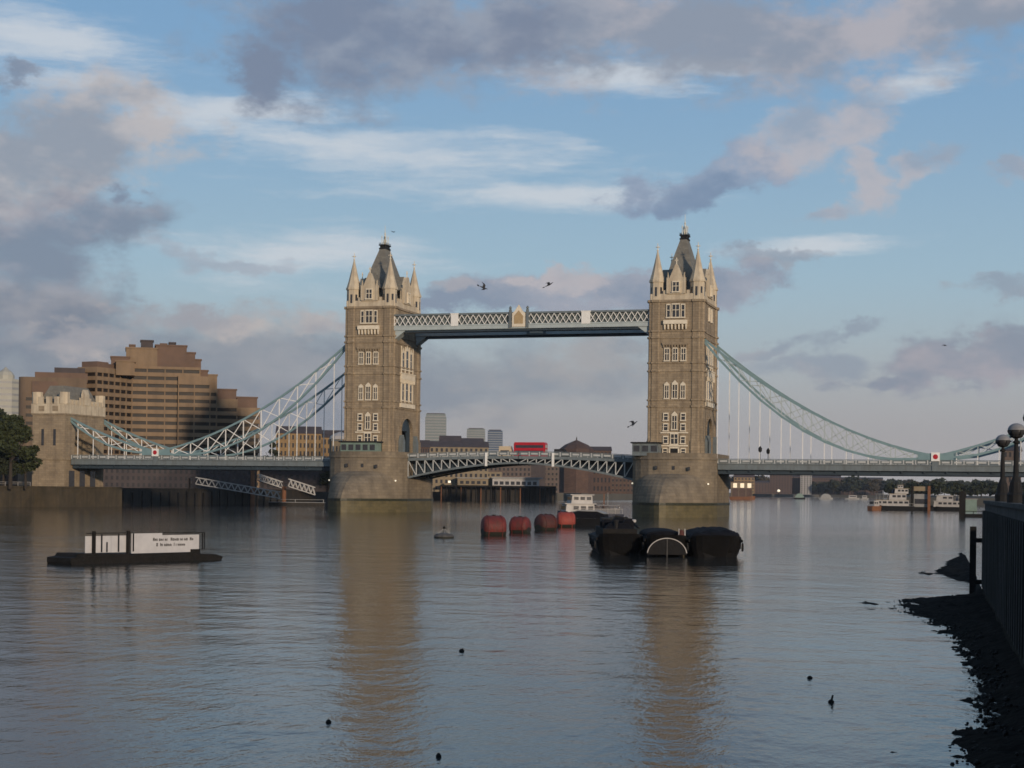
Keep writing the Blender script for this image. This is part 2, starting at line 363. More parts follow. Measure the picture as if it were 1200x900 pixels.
# ------------------------------------------------------------------ setting: water, land, mud
def water_material():
    m = bpy.data.materials.new('river water'); m.use_nodes = True; t = m.node_tree; b = t.nodes['Principled BSDF']
    b.inputs['Base Color'].default_value = (.028, .032, .031, 1); b.inputs['Roughness'].default_value = .055; b.inputs['IOR'].default_value = 1.33; b.inputs['Specular IOR Level'].default_value = .43
    co = t.nodes.new('ShaderNodeTexCoord').outputs['Object']
    def layer(sx, sy, rot, det, seed, rough=.55):
        mp = t.nodes.new('ShaderNodeMapping'); mp.inputs[1].default_value = (seed, seed * .7, 0); mp.inputs[2].default_value = (0, 0, rot); mp.inputs[3].default_value = (sx, sy, 1)
        t.links.new(co, mp.inputs[0])
        n = t.nodes.new('ShaderNodeTexNoise'); n.inputs['Scale'].default_value = 1; n.inputs['Detail'].default_value = det; n.inputs['Roughness'].default_value = rough
        t.links.new(mp.outputs[0], n.inputs['Vector']); return n.outputs[0]
    def mul(a, k):
        n = t.nodes.new('ShaderNodeMath'); n.operation = 'MULTIPLY'; t.links.new(a, n.inputs[0])
        if isinstance(k, float): n.inputs[1].default_value = k
        else: t.links.new(k, n.inputs[1])
        return n.outputs[0]
    def add(a, c):
        n = t.nodes.new('ShaderNodeMath'); t.links.new(a, n.inputs[0]); t.links.new(c, n.inputs[1]); return n.outputs[0]
    swell = layer(.11, .16, YAW + .25, 2, 11)
    rip = layer(1.0, .55, YAW - .1, 5, 37, .6); mid = layer(.26, .36, YAW + .45, 3, 53)
    chop = layer(2.5, 1.3, YAW + .15, 4, 91)
    calm = layer(.012, .035, YAW, 3, 5)
    r = t.nodes.new('ShaderNodeMapRange'); r.inputs[1].default_value = .35; r.inputs[2].default_value = .65; r.inputs[3].default_value = .55; r.inputs[4].default_value = 1.0
    t.links.new(calm, r.inputs[0])
    h = add(add(mul(swell, .34), mul(mid, .17)), mul(add(mul(rip, .23), mul(chop, .065)), r.outputs[0]))
    bp = t.nodes.new('ShaderNodeBump'); bp.inputs['Strength'].default_value = 1; bp.inputs['Distance'].default_value = WAVE
    t.links.new(h, bp.inputs['Height']); t.links.new(bp.outputs[0], b.inputs['Normal'])
    return m
WAVE = .30
wm = water_material()
FAR = 6500
struct(MB().add([(-FAR, -FAR, 0), (FAR, -FAR, 0), (FAR, FAR, 0), (-FAR, FAR, 0)], [(0, 1, 2, 3)]).build('water', wm))

# river banks (world x, y): north bank then the far side of the bend
NB = [(-138, -2500), (-138, -17), (-130.5, -17), (-130.5, 17), (-142, 17), (-142, 200), (-160, 330)]
NB += [tuple(ground(px, d)[:2]) for px, d in ((500, 985), (560, 1000), (660, 1080), (745, 1300), (800, 1800), (862, 2500), (960, 2800), (1060, 2700), (1140, 2300))]
SB = [(140, 900), (133, 14), (133, -14), (150, -60), (165, -150)]
def bank(name, line, closing, z, m):
    poly = line + closing
    return struct(MB().prism(poly, -2.5, z).build(name, m))
bank('north_bank_ground', NB, [(1500, 2300), (3000, 6000), (FAR, FAR), (-FAR, FAR), (-FAR, -2500)], 5.2, landm)
WALLP = [cw(3.27 + .2534 * d, d) for d in (100, 70, 50, 32, 22)] + [cw(5.2, 12), cw(1.6, 3.2), cw(.4, .9), cw(-1.2, .8), cw(-14, -6), cw(-40, -60)]
wall_line = [tuple(p[:2]) for p in WALLP]
sb_line = [tuple(ground(1140, 2250)[:2]), (150, 1500)] + SB + [tuple(cw(70, 175)[:2]), tuple(cw(46, 102)[:2]), tuple(cw(3.9 + .2534 * 100, 100)[:2])]
bank('south_bank_ground', sb_line, [(p.x + .5, p.y) for p in WALLP[1:]] + [(150, -2500), (FAR, -2500), (FAR, FAR), (3000, FAR), (1500, 2300)], 4.7, landm)

def mud_bank():
    # foreshore mud: bearing-wise width from the river wall, surface falling below the water with a ragged edge
    sh = [(0, 3.0), (30, 3.0), (38.3, 2.9), (42, 2.3), (45, 1.9), (49, 1.7), (55.6, 1.6), (68, 1.9), (79, 2.5), (87, 4.0), (92, 5.0), (97.2, 5.3), (100.5, 3.6), (103, 1.2), (106, .3), (118, .3), (126, 1.6), (133, 3.2), (139, 3.0), (146, 1.9), (159, 1.6), (170, .4), (180, .2)]
    def w(d):
        for (a, x), (b, y) in zip(sh, sh[1:]):
            if a <= d <= b: return x + (y - x) * (d - a) / (b - a)
        return .2
    from mathutils import noise as mn
    vs = []; fs = []; NX = 30; ds = [14 + i * .55 for i in range(int((180 - 14) / .55))]
    for d in ds:
        xw = 3.27 + .2534 * d + .15; W = w(d) + 2.4
        for i in range(NX + 1):
            s = i / NX; x = xw - s * W
            edge = (w(d) - s * W) / max(w(d), 1.2)
            z = .62 * max(-.8, min(1, edge)) ** 1 * (.75 if edge > 0 else .35)
            p = cw(x, d)
            z += .17 * (mn.fractal(Vector((x * .8, d * .35, 2.0)), .8, 2.1, 6)) + .05 * mn.noise(Vector((x * 2.3, d * 1.7, 5)))
            vs.append((p.x, p.y, z))
    for k in range(len(ds) - 1):
        for i in range(NX): fs.append((k * (NX + 1) + i, k * (NX + 1) + i + 1, (k + 1) * (NX + 1) + i + 1, (k + 1) * (NX + 1) + i))
    o = MB().add(vs, fs).build('mud_bank', mudm, smooth=True); struct(o)
mud_bank()
def stones():
    from mathutils import noise as mn
    rnd = random.Random(11); c = MB()
    sh = ((30, 3.0), (42, 2.3), (49, 1.7), (55.6, 1.6), (68, 1.9), (79, 2.5), (87, 4.0), (97.2, 5.3), (101, 3.2))
    for i in range(900):
        d = rnd.uniform(24, 101)
        for (a, x), (b, y) in zip(sh, sh[1:]):
            if d <= b: break
        w_ = x + (y - x) * max(0, min(1, (d - a) / (b - a)))
        off = w_ * rnd.betavariate(3.2, 1.3) * 1.22
        p = cw(3.27 + .2534 * d - off, d); r_ = rnd.uniform(.03, .085) * (1.8 if rnd.random() < .05 else 1)
        zc = .62 * max(-.25, 1 - off / max(w_, 1.2)) * .6 + rnd.uniform(-.02, .05)
        ring = lambda k, z: [(p.x + r_ * k * math.cos(t * 1.05 + i) * rnd.uniform(.7, 1.2), p.y + r_ * k * math.sin(t * 1.05 + i) * rnd.uniform(.7, 1.2), zc + z * r_) for t in range(6)]
        c.loft([ring(.7, -.7), ring(1.0, -.1), ring(.5, .55)])
    struct(c.build('foreshore_stones', mudstone), 'stuff')
stones()

# ------------------------------------------------------------------ south river wall and its lamps
def river_wall():
    root = thing('river_wall', 'dark ribbed stone embankment wall with green algae at its foot, carrying the globe lamps', 'wall')
    m = MB(); cop = MB(); ft = MB(); ribs = MB(); pan = MB()
    pts = WALLP
    for a, b in zip(pts, pts[1:]):
        d = (b - a).normalized(); n = Vector((-d.y, d.x, 0))      # to the land side is -n or n
        L = (b - a).length
        land = -n if (-n).dot(RIGHT) > 0 or b.y < CAM.y else n
        def quad(mb, off0, off1, z0, z1, s0=0.0, s1=1.0):
            A, B = a + (b - a) * s0, a + (b - a) * s1
            mb.prism([tuple((A + land * off0)[:2]), tuple((B + land * off0)[:2]), tuple((B + land * off1)[:2]), tuple((A + land * off1)[:2])], z0, z1)
        quad(m, 0, .7, 2.3, 5.82)
        quad(ft, -.06, .7, -1.2, 2.3)
        quad(cop, -.1, .8, 5.82, 6.0)
        k = max(1, int(L / 1.6))
        if L > 4:
            for i in range(k):
                c = (i + .5) / k; e = .22 / L
                quad(ribs, -.16, .0, .8, 5.4, c - e, c + e)
            quad(pan, -.05, .0, 5.05, 5.3)
    m.build('wall_face', wallconc, root); ft.build('wall_foot', wallalgae, root); cop.build('coping', wallconc, root); ribs.build('buttress_ribs', wallconc, root); pan.build('string_course', wallconc, root)
river_wall()
def river_lamp(p, label):
    root = thing('street_lamp', label, 'street lamp', p, 0, 'globe lamps on the river wall')
    MB().lathe([(.36, 0), (.36, .35), (.30, .45), (.24, .9), (.17, 1.05), (.12, 1.2), (.12, 1.45)], 10).build('lamp_base', ironblack, root, smooth=False)
    MB().lathe([(.115, 1.45), (.10, 2.2), (.085, 2.55), (.14, 2.6), (.14, 2.66), (.08, 2.7), (.07, 2.8)], 10).build('post', ironblack, root)
    MB().lathe([(.09, 2.78), (.22, 2.82), (.27, 2.87), (.27, 2.9), (.20, 2.92)], 12).build('lamp_collar', ironblack, root)
    arc = lambda a0, a1: [(max(.01, .35 * math.sin(t)), 3.13 - .30 * math.cos(t)) for t in [R(a) for a in range(a0, a1 + 1, 10)]]
    MB().lathe(arc(40, 90), 16).build('globe', lampglass, root, smooth=True)
    MB().lathe([(.37, 3.12)] + [(r_ * 1.05, z_ + .01) for r_, z_ in arc(90, 180)], 16).build('lamp_dome', opal, root, smooth=True)
    cg = MB()
    for i in range(6):
        a = i * math.pi / 3; q = [(.365 * math.sin(t) * math.cos(a), .365 * math.sin(t) * math.sin(a), 3.13 - .31 * math.cos(t)) for t in [R(x) for x in range(40, 100, 10)]]
        for u, v in zip(q, q[1:]): cg.bar(u, v, .03)
    cg.lathe([(.36, 3.11), (.375, 3.13), (.36, 3.15)], 16)
    cg.build('globe_cage', ironblack, root)
    return root
for d, lb in ((84.5, 'black post lamp with opal globe at the far end of the river wall'), (71.2, 'black post lamp with opal globe, middle one of the three on the wall'), (59.2, 'black post lamp with opal globe, tallest looking, half cut off by the edge')):
    river_lamp(cw(3.27 + .2534 * d + .38, d, 5.99), lb)
def mooring_post():
    d = 103.5; p = cw(28.9, d)
    root = thing('mooring_post', 'tall dark timber post braced to the end of the river wall above the mud', 'mooring post', p, bearing(1140))
    MB().box(-.2, .2, -.2, .2, -1, 4.35).build('pile', timber, root)
    for z_ in (3.35, .75): MB().box(.2, 1.1, -.13, .13, z_, z_ + .28).build('brace', timber, root)
    MB().box(.62, 1.0, -.3, .3, -1, 3.0).build('fender_pile', timber, root)
mooring_post()
def dolphin():
    d = 480.; p = ground(1128, d)
    root = thing('mooring_pontoon', 'dark timber pontoon with a tall pile beside the river wall', 'pontoon', p, bearing(1128))
    MB().box(-.9, .9, -.9, .9, -1, 7.4).build('pile', timber, root)
    MB().box(.9, 9, -1.2, 1.2, -.3, .9).build('deck', timber, root)
    MB().box(.9, 9, -1.25, -1.21, 1.6, 1.75).box(3, 3.2, -1.25, -1.21, .9, 1.6).box(6, 6.2, -1.25, -1.21, .9, 1.6).build('handrail', timber, root)
dolphin()

# ------------------------------------------------------------------ bridge: piers
def pier(x, label):
    root = thing('bridge_pier', label, 'bridge pier', (x, 0, 0), 0, 'river piers of the bridge')
    H = 15.2
    oct_ = [(-10.65, -9.5), (-6.2, -17.0), (6.2, -17.0), (10.65, -9.5), (10.65, 9.5), (6.2, 17.0), (-6.2, 17.0), (-10.65, 9.5)]
    # rounded upper body
    body = []
    for s in (-1, 1):
        for i in range(0, 13):
            t = math.pi * i / 12
            body.append((-10.65 * math.cos(t) * (1 if s < 0 else -1), s * (9.5 + 8.0 * math.sin(t) ** .85)))
    MB().prism(body, 3.6, 14.3).build('pier_body', pierstone, root)
    MB().prism([(a * 1.02, b * 1.015) for a, b in body], 14.3, 14.8).prism([(a * .995, b * .995) for a, b in body], 14.8, 15.9).build('parapet', pierstone, root)
    # pointed cutwater feet
    ogive = []
    for i in range(0, 11):
        t = i / 10; ogive.append((-10.75 + 10.75 * t ** 1.35, -9.5 - 19.5 * (1 - (1 - t) ** 1.35)))
    left = ogive; right = [(-a, b) for a, b in reversed(ogive[:-1])]
    front = left + right; plan = front + [(-a, -b) for a, b in front]
    MB().prism([(a * 1.004, b * 1.003) for a, b in plan], -3, 3.0).build('tidal_base', tidal, root)
    MB().prism([(a * 1.012, b * 1.01) for a, b in plan], 3.0, 3.62).build('algae_band', algae, root)
    n = len(front)
    for s in (1, -1):
        cap = MB(); rings = []
        for z, k in ((3.62, 0.0), (5.6, .10), (7.6, .28), (9.3, .52), (10.5, .8), (10.9, 1.0)):
            ring = []
            for j, (a, b) in enumerate(front):
                bi = a, -9.5 - 8.0 * max(0, 1 - (a / 10.65) ** 2) ** .5
                ring.append((s * (a * (1 - k) + bi[0] * k * .9), s * (b * (1 - k) + (bi[1] + 1.2) * k), z if k < 1 else z))
            rings.append(ring)
        vs = [p for r_ in rings for p in r_]
        cap.add(vs, [(k * n + i, k * n + i + 1, (k + 1) * n + i + 1, (k + 1) * n + i) for k in range(len(rings) - 1) for i in range(n - 1)])
        cap.build('cutwater_cap', pierstone, root)
    for a, z in ((-3.2, 12.2), (1.2, 12.2), (5.0, 12.0)):
        MB().box(a - .25, a + .25, -17.75, -17.2, z - .45, z + .45).build('slit_window', glassdark, root)
    for a, b, z in ((9.3, -14.2, 8.3), (-10.3, -12.0, 8.3)):
        MB().lathe([(.05, z - .2), (.2, z - .13), (.24, z), (.2, z + .13), (.05, z + .2)], 10, a, b - .3).build('navigation_lamp', lamplit, root)
    return root
pier(-41.15, 'stone bridge pier with pointed cutwater, closer to the brown hotel')
pier(41.15, 'stone bridge pier with pointed cutwater behind the black barges')

# ------------------------------------------------------------------ bridge: towers
def window_mesh(w, h, lights, ped=False, sill=True, dep=.32):
    f = MB(); e = .17; d0, d1 = -dep, .02
    f.box(-w / 2 - e, -w / 2, d0, d1, 0, h).box(w / 2, w / 2 + e, d0, d1, 0, h).box(-w / 2 - e, w / 2 + e, d0, d1, h, h + .3)
    if sill: f.box(-w / 2 - e - .1, w / 2 + e + .1, d0 - .12, d1, -.3, 0)
    for i in range(1, lights):
        x = -w / 2 + w * i / lights; f.box(x - .07, x + .07, d0 * .75, d1, 0, h)
    f.box(-w / 2, w / 2, d0 * .7, d1, h * .55, h * .55 + .14)
    if ped: f.extr([(-w / 2 - e - .1, h + .3), (w / 2 + e + .1, h + .3), (0, h + .3 + w * .75)], d0, d1)
    g = MB().box(-w / 2, w / 2, -.06, d1 - .01, .0, h)
    return f.mesh('window', trim), g.mesh('pane', glassdark)
WM = {k: window_mesh(*a) for k, a in dict(big=(1.75, 3.1, 2), side=(.75, 3.0, 1), mid=(1.05, 2.9, 2), lance=(.95, 3.1, 2, True), lancec=(1.15, 3.3, 2, True),
      small=(1.0, 1.5, 1), low=(1.0, 2.1, 1), lowc=(1.7, 2.4, 2), gable=(1.55, 2.3, 2), tall=(1.35, 4.4, 1, True, True, .13), tallc=(1.7, 5.0, 1, True, True, .13)).items()}
def add_window(root, kind, face, u, z, off):
    # face 0: -y, 1: +x, 2: +y, 3: -x
    rz = face * math.pi / 2; t = Vector((math.cos(rz), math.sin(rz), 0)); n = Vector((math.sin(rz), -math.cos(rz), 0))
    w = put('window', WM[kind][0], root, t * u + n * off + Vector((0, 0, z)), rz)
    put('pane', WM[kind][1], w)
def octo(r, x=0, y=0):
    return [(x + r * math.cos(math.pi / 8 + i * math.pi / 4), y + r * math.sin(math.pi / 8 + i * math.pi / 4)) for i in range(8)]
def make_tower(label):
    root = thing('bridge_tower', label, 'bridge tower', (0, 0, 15.4), 0, 'gothic towers of the bridge')
    HX, HY = 5.14, 9.25; FX, FY = 6.75, 10.95; TR = 2.1
    # walls with road arches through the x faces
    aw = 4.3; ah = 6.0
    arch = [(-aw, 0), (-aw, ah)] + [(-aw * math.cos(t), ah + 4.0 * math.sin(t) ** .9) for t in [math.pi * i / 12 for i in range(1, 12)]] + [(aw, ah), (aw, 0)]
    w = MB()
    n = len(arch)
    w.box(-FX, FX, -FY, -aw, -.6, 12.1).box(-FX, FX, aw, FY, -.6, 12.1)
    # arch head blocks across the passage
    for (y0, z0), (y1, z1) in zip(arch, arch[1:]):
        if abs(y0 - y1) < 1e-6: continue
        w.add([(-FX, y0, z0), (-FX, y1, z1), (-FX, y1, 12.1), (-FX, y0, 12.1), (FX, y0, z0), (FX, y1, z1), (FX, y1, 12.1), (FX, y0, 12.1)],
              [(3, 2, 1, 0), (4, 5, 6, 7), (0, 1, 5, 4), (1, 2, 6, 5), (2, 3, 7, 6), (3, 0, 4, 7)])
    w.box(-FX, FX, -FY, FY, 12.1, 38.7)
    w.build('lower_wall', granite, root)
    u = MB().box(-FX + .15, FX - .15, -FY + .15, FY - .15, 38.7, 40.6)
    for face in range(4):
        rz = face * math.pi / 2
    # battlement posts of the parapet
    for sx_ in (-1, 1):
        for k in range(7):
            if abs(k - 3) > 1: u.box(sx_ * (FX - .5) - .3, sx_ * (FX - .5) + .3, -6 + k * 2 - .4, -6 + k * 2 + .4, 40.6, 41.5)
    for sy_ in (-1, 1):
        for k in (-1, 1): u.box(k * 3.0 - .35, k * 3.0 + .35, sy_ * (FY - .5) - .3, sy_ * (FY - .5) + .3, 40.6, 41.5)
    u.build('parapet', portland, root)
    # string courses
    s = MB()
    for z, o, h in ((12.1, .22, .42), (13.75, .18, .35), (21.0, .18, .38), (23.1, .18, .35), (29.4, .22, .42), (31.0, .2, .4), (38.5, .3, .55)):
        s.box(-FX - o, FX + o, -FY - o, FY + o, z, z + h)
        for a in (-1, 1):
            for b in (-1, 1): s.prism(octo(TR + .12 + o, a * HX, b * HY), z - .015, z + h + .015)
    s.build('string_courses', granite, root)
    # corner turrets
    for a in (-1, 1):
        for b in (-1, 1):
            t = MB().prism(octo(TR + .25), -.6, 3.6).prism(octo(TR), 3.6, 38.7).build('corner_turret', granite, root, (a * HX, b * HY, 0))
            MB().prism(octo(TR - .25), 38.75, 43.6).prism(octo(TR + .0), 43.6, 44.15).build('turret_top', portland, t)
            MB().loft([[(x, y, z) for x, y in octo(r_)] for r_, z in ((TR - .12, 44.15), (1.42, 46.0), (.82, 48.6), (.36, 50.6), (.1, 51.8))]).build('spire', portland, t)
            MB().tube((0, 0, 51.3), (0, 0, 53.6), .13, .07, 6).bar((-.55, 0, 52.6), (.55, 0, 52.6), .18).bar((0, -.55, 52.6), (0, .55, 52.6), .18).lathe([(.1, 51.5), (.32, 51.75), (.1, 52.0)], 8).build('finial', trim, t)
            sl = MB()
            for q in range(8):
                an = q * math.pi / 4; nn = Vector((math.cos(an), math.sin(an), 0)); tt = Vector((-nn.y, nn.x, 0)); r = (TR - .25) * math.cos(math.pi / 8)
                c = nn * (r + .0)
                for z in (40.0,):
                    A = c + tt * .28; B = c - tt * .28; C2 = c + nn * .03
                    sl.prism([tuple((A - nn * .1)[:2]), tuple((B - nn * .1)[:2]), tuple((B + nn * .03)[:2]), tuple((A + nn * .03)[:2])], z, z + 2.3)
            if a * b: sl.build('slit_windows', glassdark, t)
    # gables, one per face
    for face in range(4):
        rz = face * math.pi / 2; off = FY - .1 if face % 2 == 0 else FX - .1
        gw = 2.15 if face % 2 == 0 else 2.9
        g = MB().extr([(-gw, 40.5), (gw, 40.5), (gw, 43.9), (gw - .35, 44.3), (.25, 47.9), (-.25, 47.9), (-gw + .35, 44.3), (-gw, 43.9)], -.25, 1.0)
        g.box(-gw - .25, -gw + .3, -.4, .5, 40.6, 44.6).box(gw - .3, gw + .25, -.4, .5, 40.6, 44.6)
        g.extr([(-gw - .05, 44.6), (-gw + .05 + .25, 44.6), (-gw + .02, 46.0)], -.3, .3).extr([(gw - .3, 44.6), (gw + .05, 44.6), (gw - .02, 46.0)], -.3, .3)
        go = g.build('gable', portland, root, Vector((math.sin(rz), -math.cos(rz), 0)) * off, rz)
        MB().extr([(-gw - .02, 44.15), (gw + .02, 44.15), (0, 48.1)], 1.0, 6.0 if face % 2 == 0 else 3.5).build('gable_roof', slate, go)
        MB().bar((0, .2, 47.9), (0, .2, 49.6), .2).bar((-.4, .2, 49.0), (.4, .2, 49.0), .2).build('finial', trim, go)
        wf = put('window', WM['gable'][0], go, (0, -.26, 41.1)); put('pane', WM['gable'][1], wf)
    # main roof, flared foot, iron cresting, lantern
    def rect(a, b): return [(-a, -b), (a, -b), (a, b), (-a, b)]
    MB().prism(rect(5.2, 9.2), 40.6, 43.4, rect(4.0, 7.4)).prism(rect(4.0, 7.4), 43.4, 55.6, rect(.85, 1.7)).build('roof', slate, root)
    c = MB().prism(rect(1.05, 1.75), 55.5, 55.9).prism(rect(.85, 1.5), 55.9, 56.5).prism(rect(1.1, 1.8), 56.5, 56.8)
    for k in range(5):
        for q in (-1, 1): c.bar((q * 1.0, -1.6 + k * .8, 56.8), (q * 1.0, -1.6 + k * .8, 57.3), .1)
    for k in (-.6, 0, .6):
        for q in (-1, 1): c.bar((k, q * 1.7, 56.8), (k, q * 1.7, 57.3), .1)
    c.build('roof_cresting', ironblack, root)
    f = MB().lathe([(.45, 57.0), (.5, 58.0), (.24, 58.7), (.14, 59.6), (.24, 59.9), (.08, 60.3), (.04, 62.2)], 8)
    for q in range(4):
        an = q * math.pi / 2 + math.pi / 4; f.lathe([(.1, 57.0), (.08, 58.6), (.15, 58.8), (.02, 59.4)], 6, .8 * math.cos(an), 1.2 * math.sin(an))
    f.build('crown_finial', gilt, root)
    # windows, west and east faces
    for face in (0, 2):
        off = FY
        for k, x in (('side', -1.85), ('big', 0), ('side', 1.85)): add_window(root, k, face, x, 34.7, off)
        for x in (-2.1, 0, 2.1): add_window(root, 'mid', face, x, 23.85, off)
        for k, x in (('lance', -2.05), ('lancec', 0), ('lance', 2.05)): add_window(root, k, face, x, 14.4, off)
        for x in (-2.2, 2.2): add_window(root, 'small', face, x, 8.9, off)
        add_window(root, 'lancec', face, 0, 6.6, off)
        for x in (-2.2, 2.2): add_window(root, 'small', face, x, 6.3, off)
        for k, x in (('small', -2.2), ('lowc', 0), ('small', 2.2)): add_window(root, k, face, x, 3.1 if k == 'small' else 2.9, off)
        add_window(root, 'small', face, -2.3, .1, off); add_window(root, 'small', face, 2.3, .1, off)
        rz = face * math.pi / 2; nn = Vector((math.sin(rz), -math.cos(rz), 0))
        b = MB()
        b.box(-3.0, 3.0, -.9, .0, 32.9, 33.9)
        for k in range(7): b.extr([(-2.9 + k * .9, 32.9), (-2.5 + k * .9, 32.9), (-2.6 + k * .9, 31.6), (-2.8 + k * .9, 31.6)], -.6, 0)
        b.build('balcony', trim, root, nn * off, rz)
        b = MB().box(-3.3, 3.3, -.5, 0, 27.7, 28.3)
        for k in range(9): b.box(-3.1 + k * .72, -2.75 + k * .72, -.4, 0, 27.0, 27.7)
        b.build('corbel_band', granite, root, nn * off, rz)
        MB().box(-3.5, 3.5, -.3, 0, 5.55, 5.85).box(-3.5, 3.5, -.35, 0, 2.25, 2.6).box(-2.9, -1.5, -.2, .0, 8.55, 8.8).box(1.5, 2.9, -.2, 0, 8.55, 8.8).build('window_bands', trim, root, nn * off, rz)
        d = MB().box(-1.35, -1.0, -.4, 0, 0, 2.0).box(1.0, 1.35, -.4, 0, 0, 2.0).box(-1.35, 1.35, -.4, 0, 1.75, 2.15)
        do = d.build('doorway', trim, root, nn * off, rz); MB().box(-1.0, 1.0, -.08, .0, .0, 1.75).build('door', ironblack, do)
    # windows and oriels over the road arches
    for face in (1, 3):
        off = FX; rz = face * math.pi / 2; nn = Vector((math.sin(rz), -math.cos(rz), 0))
        for k, x in (('tall', -3.0), ('tallc', 0), ('tall', 3.0)): add_window(root, k, face, x, 14.6, off)
        for k, x in (('tall', -3.0), ('tallc', 0), ('tall', 3.0)): add_window(root, k, face, x, 22.9, off)
        for x in (-1.8, 1.8): add_window(root, 'mid', face, x, 34.6, off)
        b = MB().box(-5.2, 5.2, -.55, 0, 20.2, 21.6).box(-5.4, 5.4, -.7, 0, 21.6, 21.85)
        for k in range(10): b.extr([(-5.0 + k * 1.08, 20.2), (-4.6 + k * 1.08, 20.2), (-4.7 + k * 1.08, 19.2), (-4.9 + k * 1.08, 19.2)], -.6, 0)
        b.box(-5.4, 5.4, -.55, 0, 12.6, 13.7)
        for k in (-4.5, -1.55, 1.55, 4.5): b.box(k - .13, k + .13, -.2, 0, 13.7, 29.0)
        b.build('oriel_frame', trim, root, nn * off, rz)
        ar = MB()
        for (y0, z0), (y1, z1) in zip(arch, arch[1:]):
            ar.bar((y0 * 1.04, -.1, z0), (y1 * 1.04, -.1, z1), .5, .5)
        ar.build('arch_moulding', granite, root, nn * off, rz)
        for q in (-1, 1):
            MB().box(q * 5.2 - .8, q * 5.2 + .8, -1.4, -.05, 0, 3.6).extr([(q * 5.2 - .8, 3.6), (q * 5.2 + .8, 3.6), (q * 5.2, 5.2)], -1.3, -.1).build('portal_post', steelblue, root, nn * off, rz)
        MB().box(-4.28, -2.3, .5, 1.0, 0, 9.9).box(2.3, 4.28, .5, 1.0, 0, 9.9).box(-2.3, 2.3, .5, 1.0, 6.4, 9.9).build('arch_shade_panel', darkblue, root, nn * off, rz)  # portal panels added inside the arch to block sun and darken it
    return root
T1 = make_tower('gothic stone bridge tower with pointed roof on the hotel side of the river')
T1.location = (-41.15, 0, 15.4)
dup(T1, 'gothic stone bridge tower with pointed roof rising behind the black barges', (41.15, 0, 15.4))

# control cabins on the pier ends
def cabin(x, x0, x1, label, m, h=3.2):
    root = thing('control_cabin', label, 'cabin', (x, 0, 15.2), 0)
    MB().box(x0, x1, -16.2, -12.3, 0, h - .35).build('cabin_wall', m, root)
    MB().box(x0 - .4, x1 + .4, -16.6, -11.9, h - .35, h).build('roof', ironblack, root)
    nwin = int((x1 - x0) / 1.9); st = (x1 - x0) / nwin
    for k in range(nwin):
        wf = MB(); a = x0 + (k + .5) * st
        wf.box(a - st * .42, a - st * .36, -16.32, -16.2, 1.0, 2.5).box(a + st * .36, a + st * .42, -16.32, -16.2, 1.0, 2.5).box(a - st * .42, a + st * .42, -16.32, -16.2, 2.5, 2.62).box(a - st * .42, a + st * .42, -16.32, -16.2, .88, 1.0)
        wo_ = wf.build('window', m, root); MB().box(a - st * .36, a + st * .36, -16.25, -16.21, 1.0, 2.5).build('pane', glassdark, wo_)
cabin(-41.15, -5.6, 4.4, 'low green grey control cabin with dark roof on the pier nearer the hotel', greenpaint, 3.4)
cabin(41.15, -9.6, -3.0, 'low grey control cabin with flat dark roof beside the tower behind the barges', steelblue, 3.4)

# ------------------------------------------------------------------ bridge: high walkways
def walkway(y, label):
    root = thing('high_walkway', label, 'walkway', (0, y, 0), 0, 'high level walkways between the towers')
    X0, X1 = -34.35, 34.35; f = -1.75; k = 1.75
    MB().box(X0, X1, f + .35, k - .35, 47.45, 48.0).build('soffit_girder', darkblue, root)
    b = MB()
    for s in (f, k):
        b.box(X0, X1, s - .22, s + .22, 48.0, 49.25).box(X0, X1, s - .32, s + .32, 48.95, 49.15)
    b.box(X0, X1, f + .3, k - .3, 48.05, 48.6)
    for q in (-1, 1):                                 # curved haunches against the towers
        MB().extr([(q * 34.35, 47.98), (q * 34.35, 45.6), (q * 33.2, 46.5), (q * 32.0, 47.4), (q * 31.2, 47.98)] if q > 0 else [(q * 31.2, 47.98), (q * 32.0, 47.4), (q * 33.2, 46.5), (q * 34.35, 45.6), (q * 34.35, 47.98)], f + .1, k - .1).build('haunch', paleblue, root)
    b.build('bottom_chord', paleblue, root)
    t = MB()
    for s in (f, k): t.box(X0, X1, s - .2, s + .2, 51.75, 52.25)
    t.box(X0, X1, f + .22, k - .22, 52.0, 52.3).build('roof', steelblue, root)
    MB().box(X0, X1, f + .5, k - .5, 49.0, 51.95).build('inner_panels', walkpaint, root)
    l = MB(); N = 44; st = (X1 - X0) / N
    for s in (f, k):
        for i in range(N):
            a, c = X0 + i * st, X0 + (i + 1) * st
            l.bar((a, s, 49.25), (c, s, 51.75), .27, .14).bar((a, s - .02, 51.75), (c, s - .02, 49.25), .27, .14)
        for i in range(0, N + 1, 11): l.box(X0 + i * st - .16, X0 + i * st + .16, s - .2, s + .2, 49.25, 51.75)
    l.build('lattice', white, root)
    for x, wd in ((-17.5, 1.0), (17.8, 1.15)):
        MB().box(x - wd, x + wd, f - .35, f - .05, 48.9, 52.0).box(x - wd - .15, x + wd + .15, f - .42, f - .05, 51.95, 52.2).build('plaque', white, root)
    g = MB().extr([(-1.75, 48.4), (1.75, 48.4), (1.75, 51.9), (1.1, 52.4), (0, 54.1), (-1.1, 52.4), (-1.75, 51.9)], f - .5, f - .1)
    go = g.build('crest_panel', trim, root)
    MB().extr([(-1.2, 49.2), (1.2, 49.2), (1.2, 51.2), (0, 52.6), (-1.2, 51.2)], f - .58, f - .5).build('crest_shield', crestbrown, go)
    for q in (-1, 1):
        MB().box(q * 2.3 - .35, q * 2.3 + .35, f - .5, f - .02, 48.2, 52.9).lathe([(.1, 52.9), (.38, 53.15), (.38, 53.4), (.05, 53.8)], 8, q * 2.3, f - .25).build('crest_post', steelblue, root)
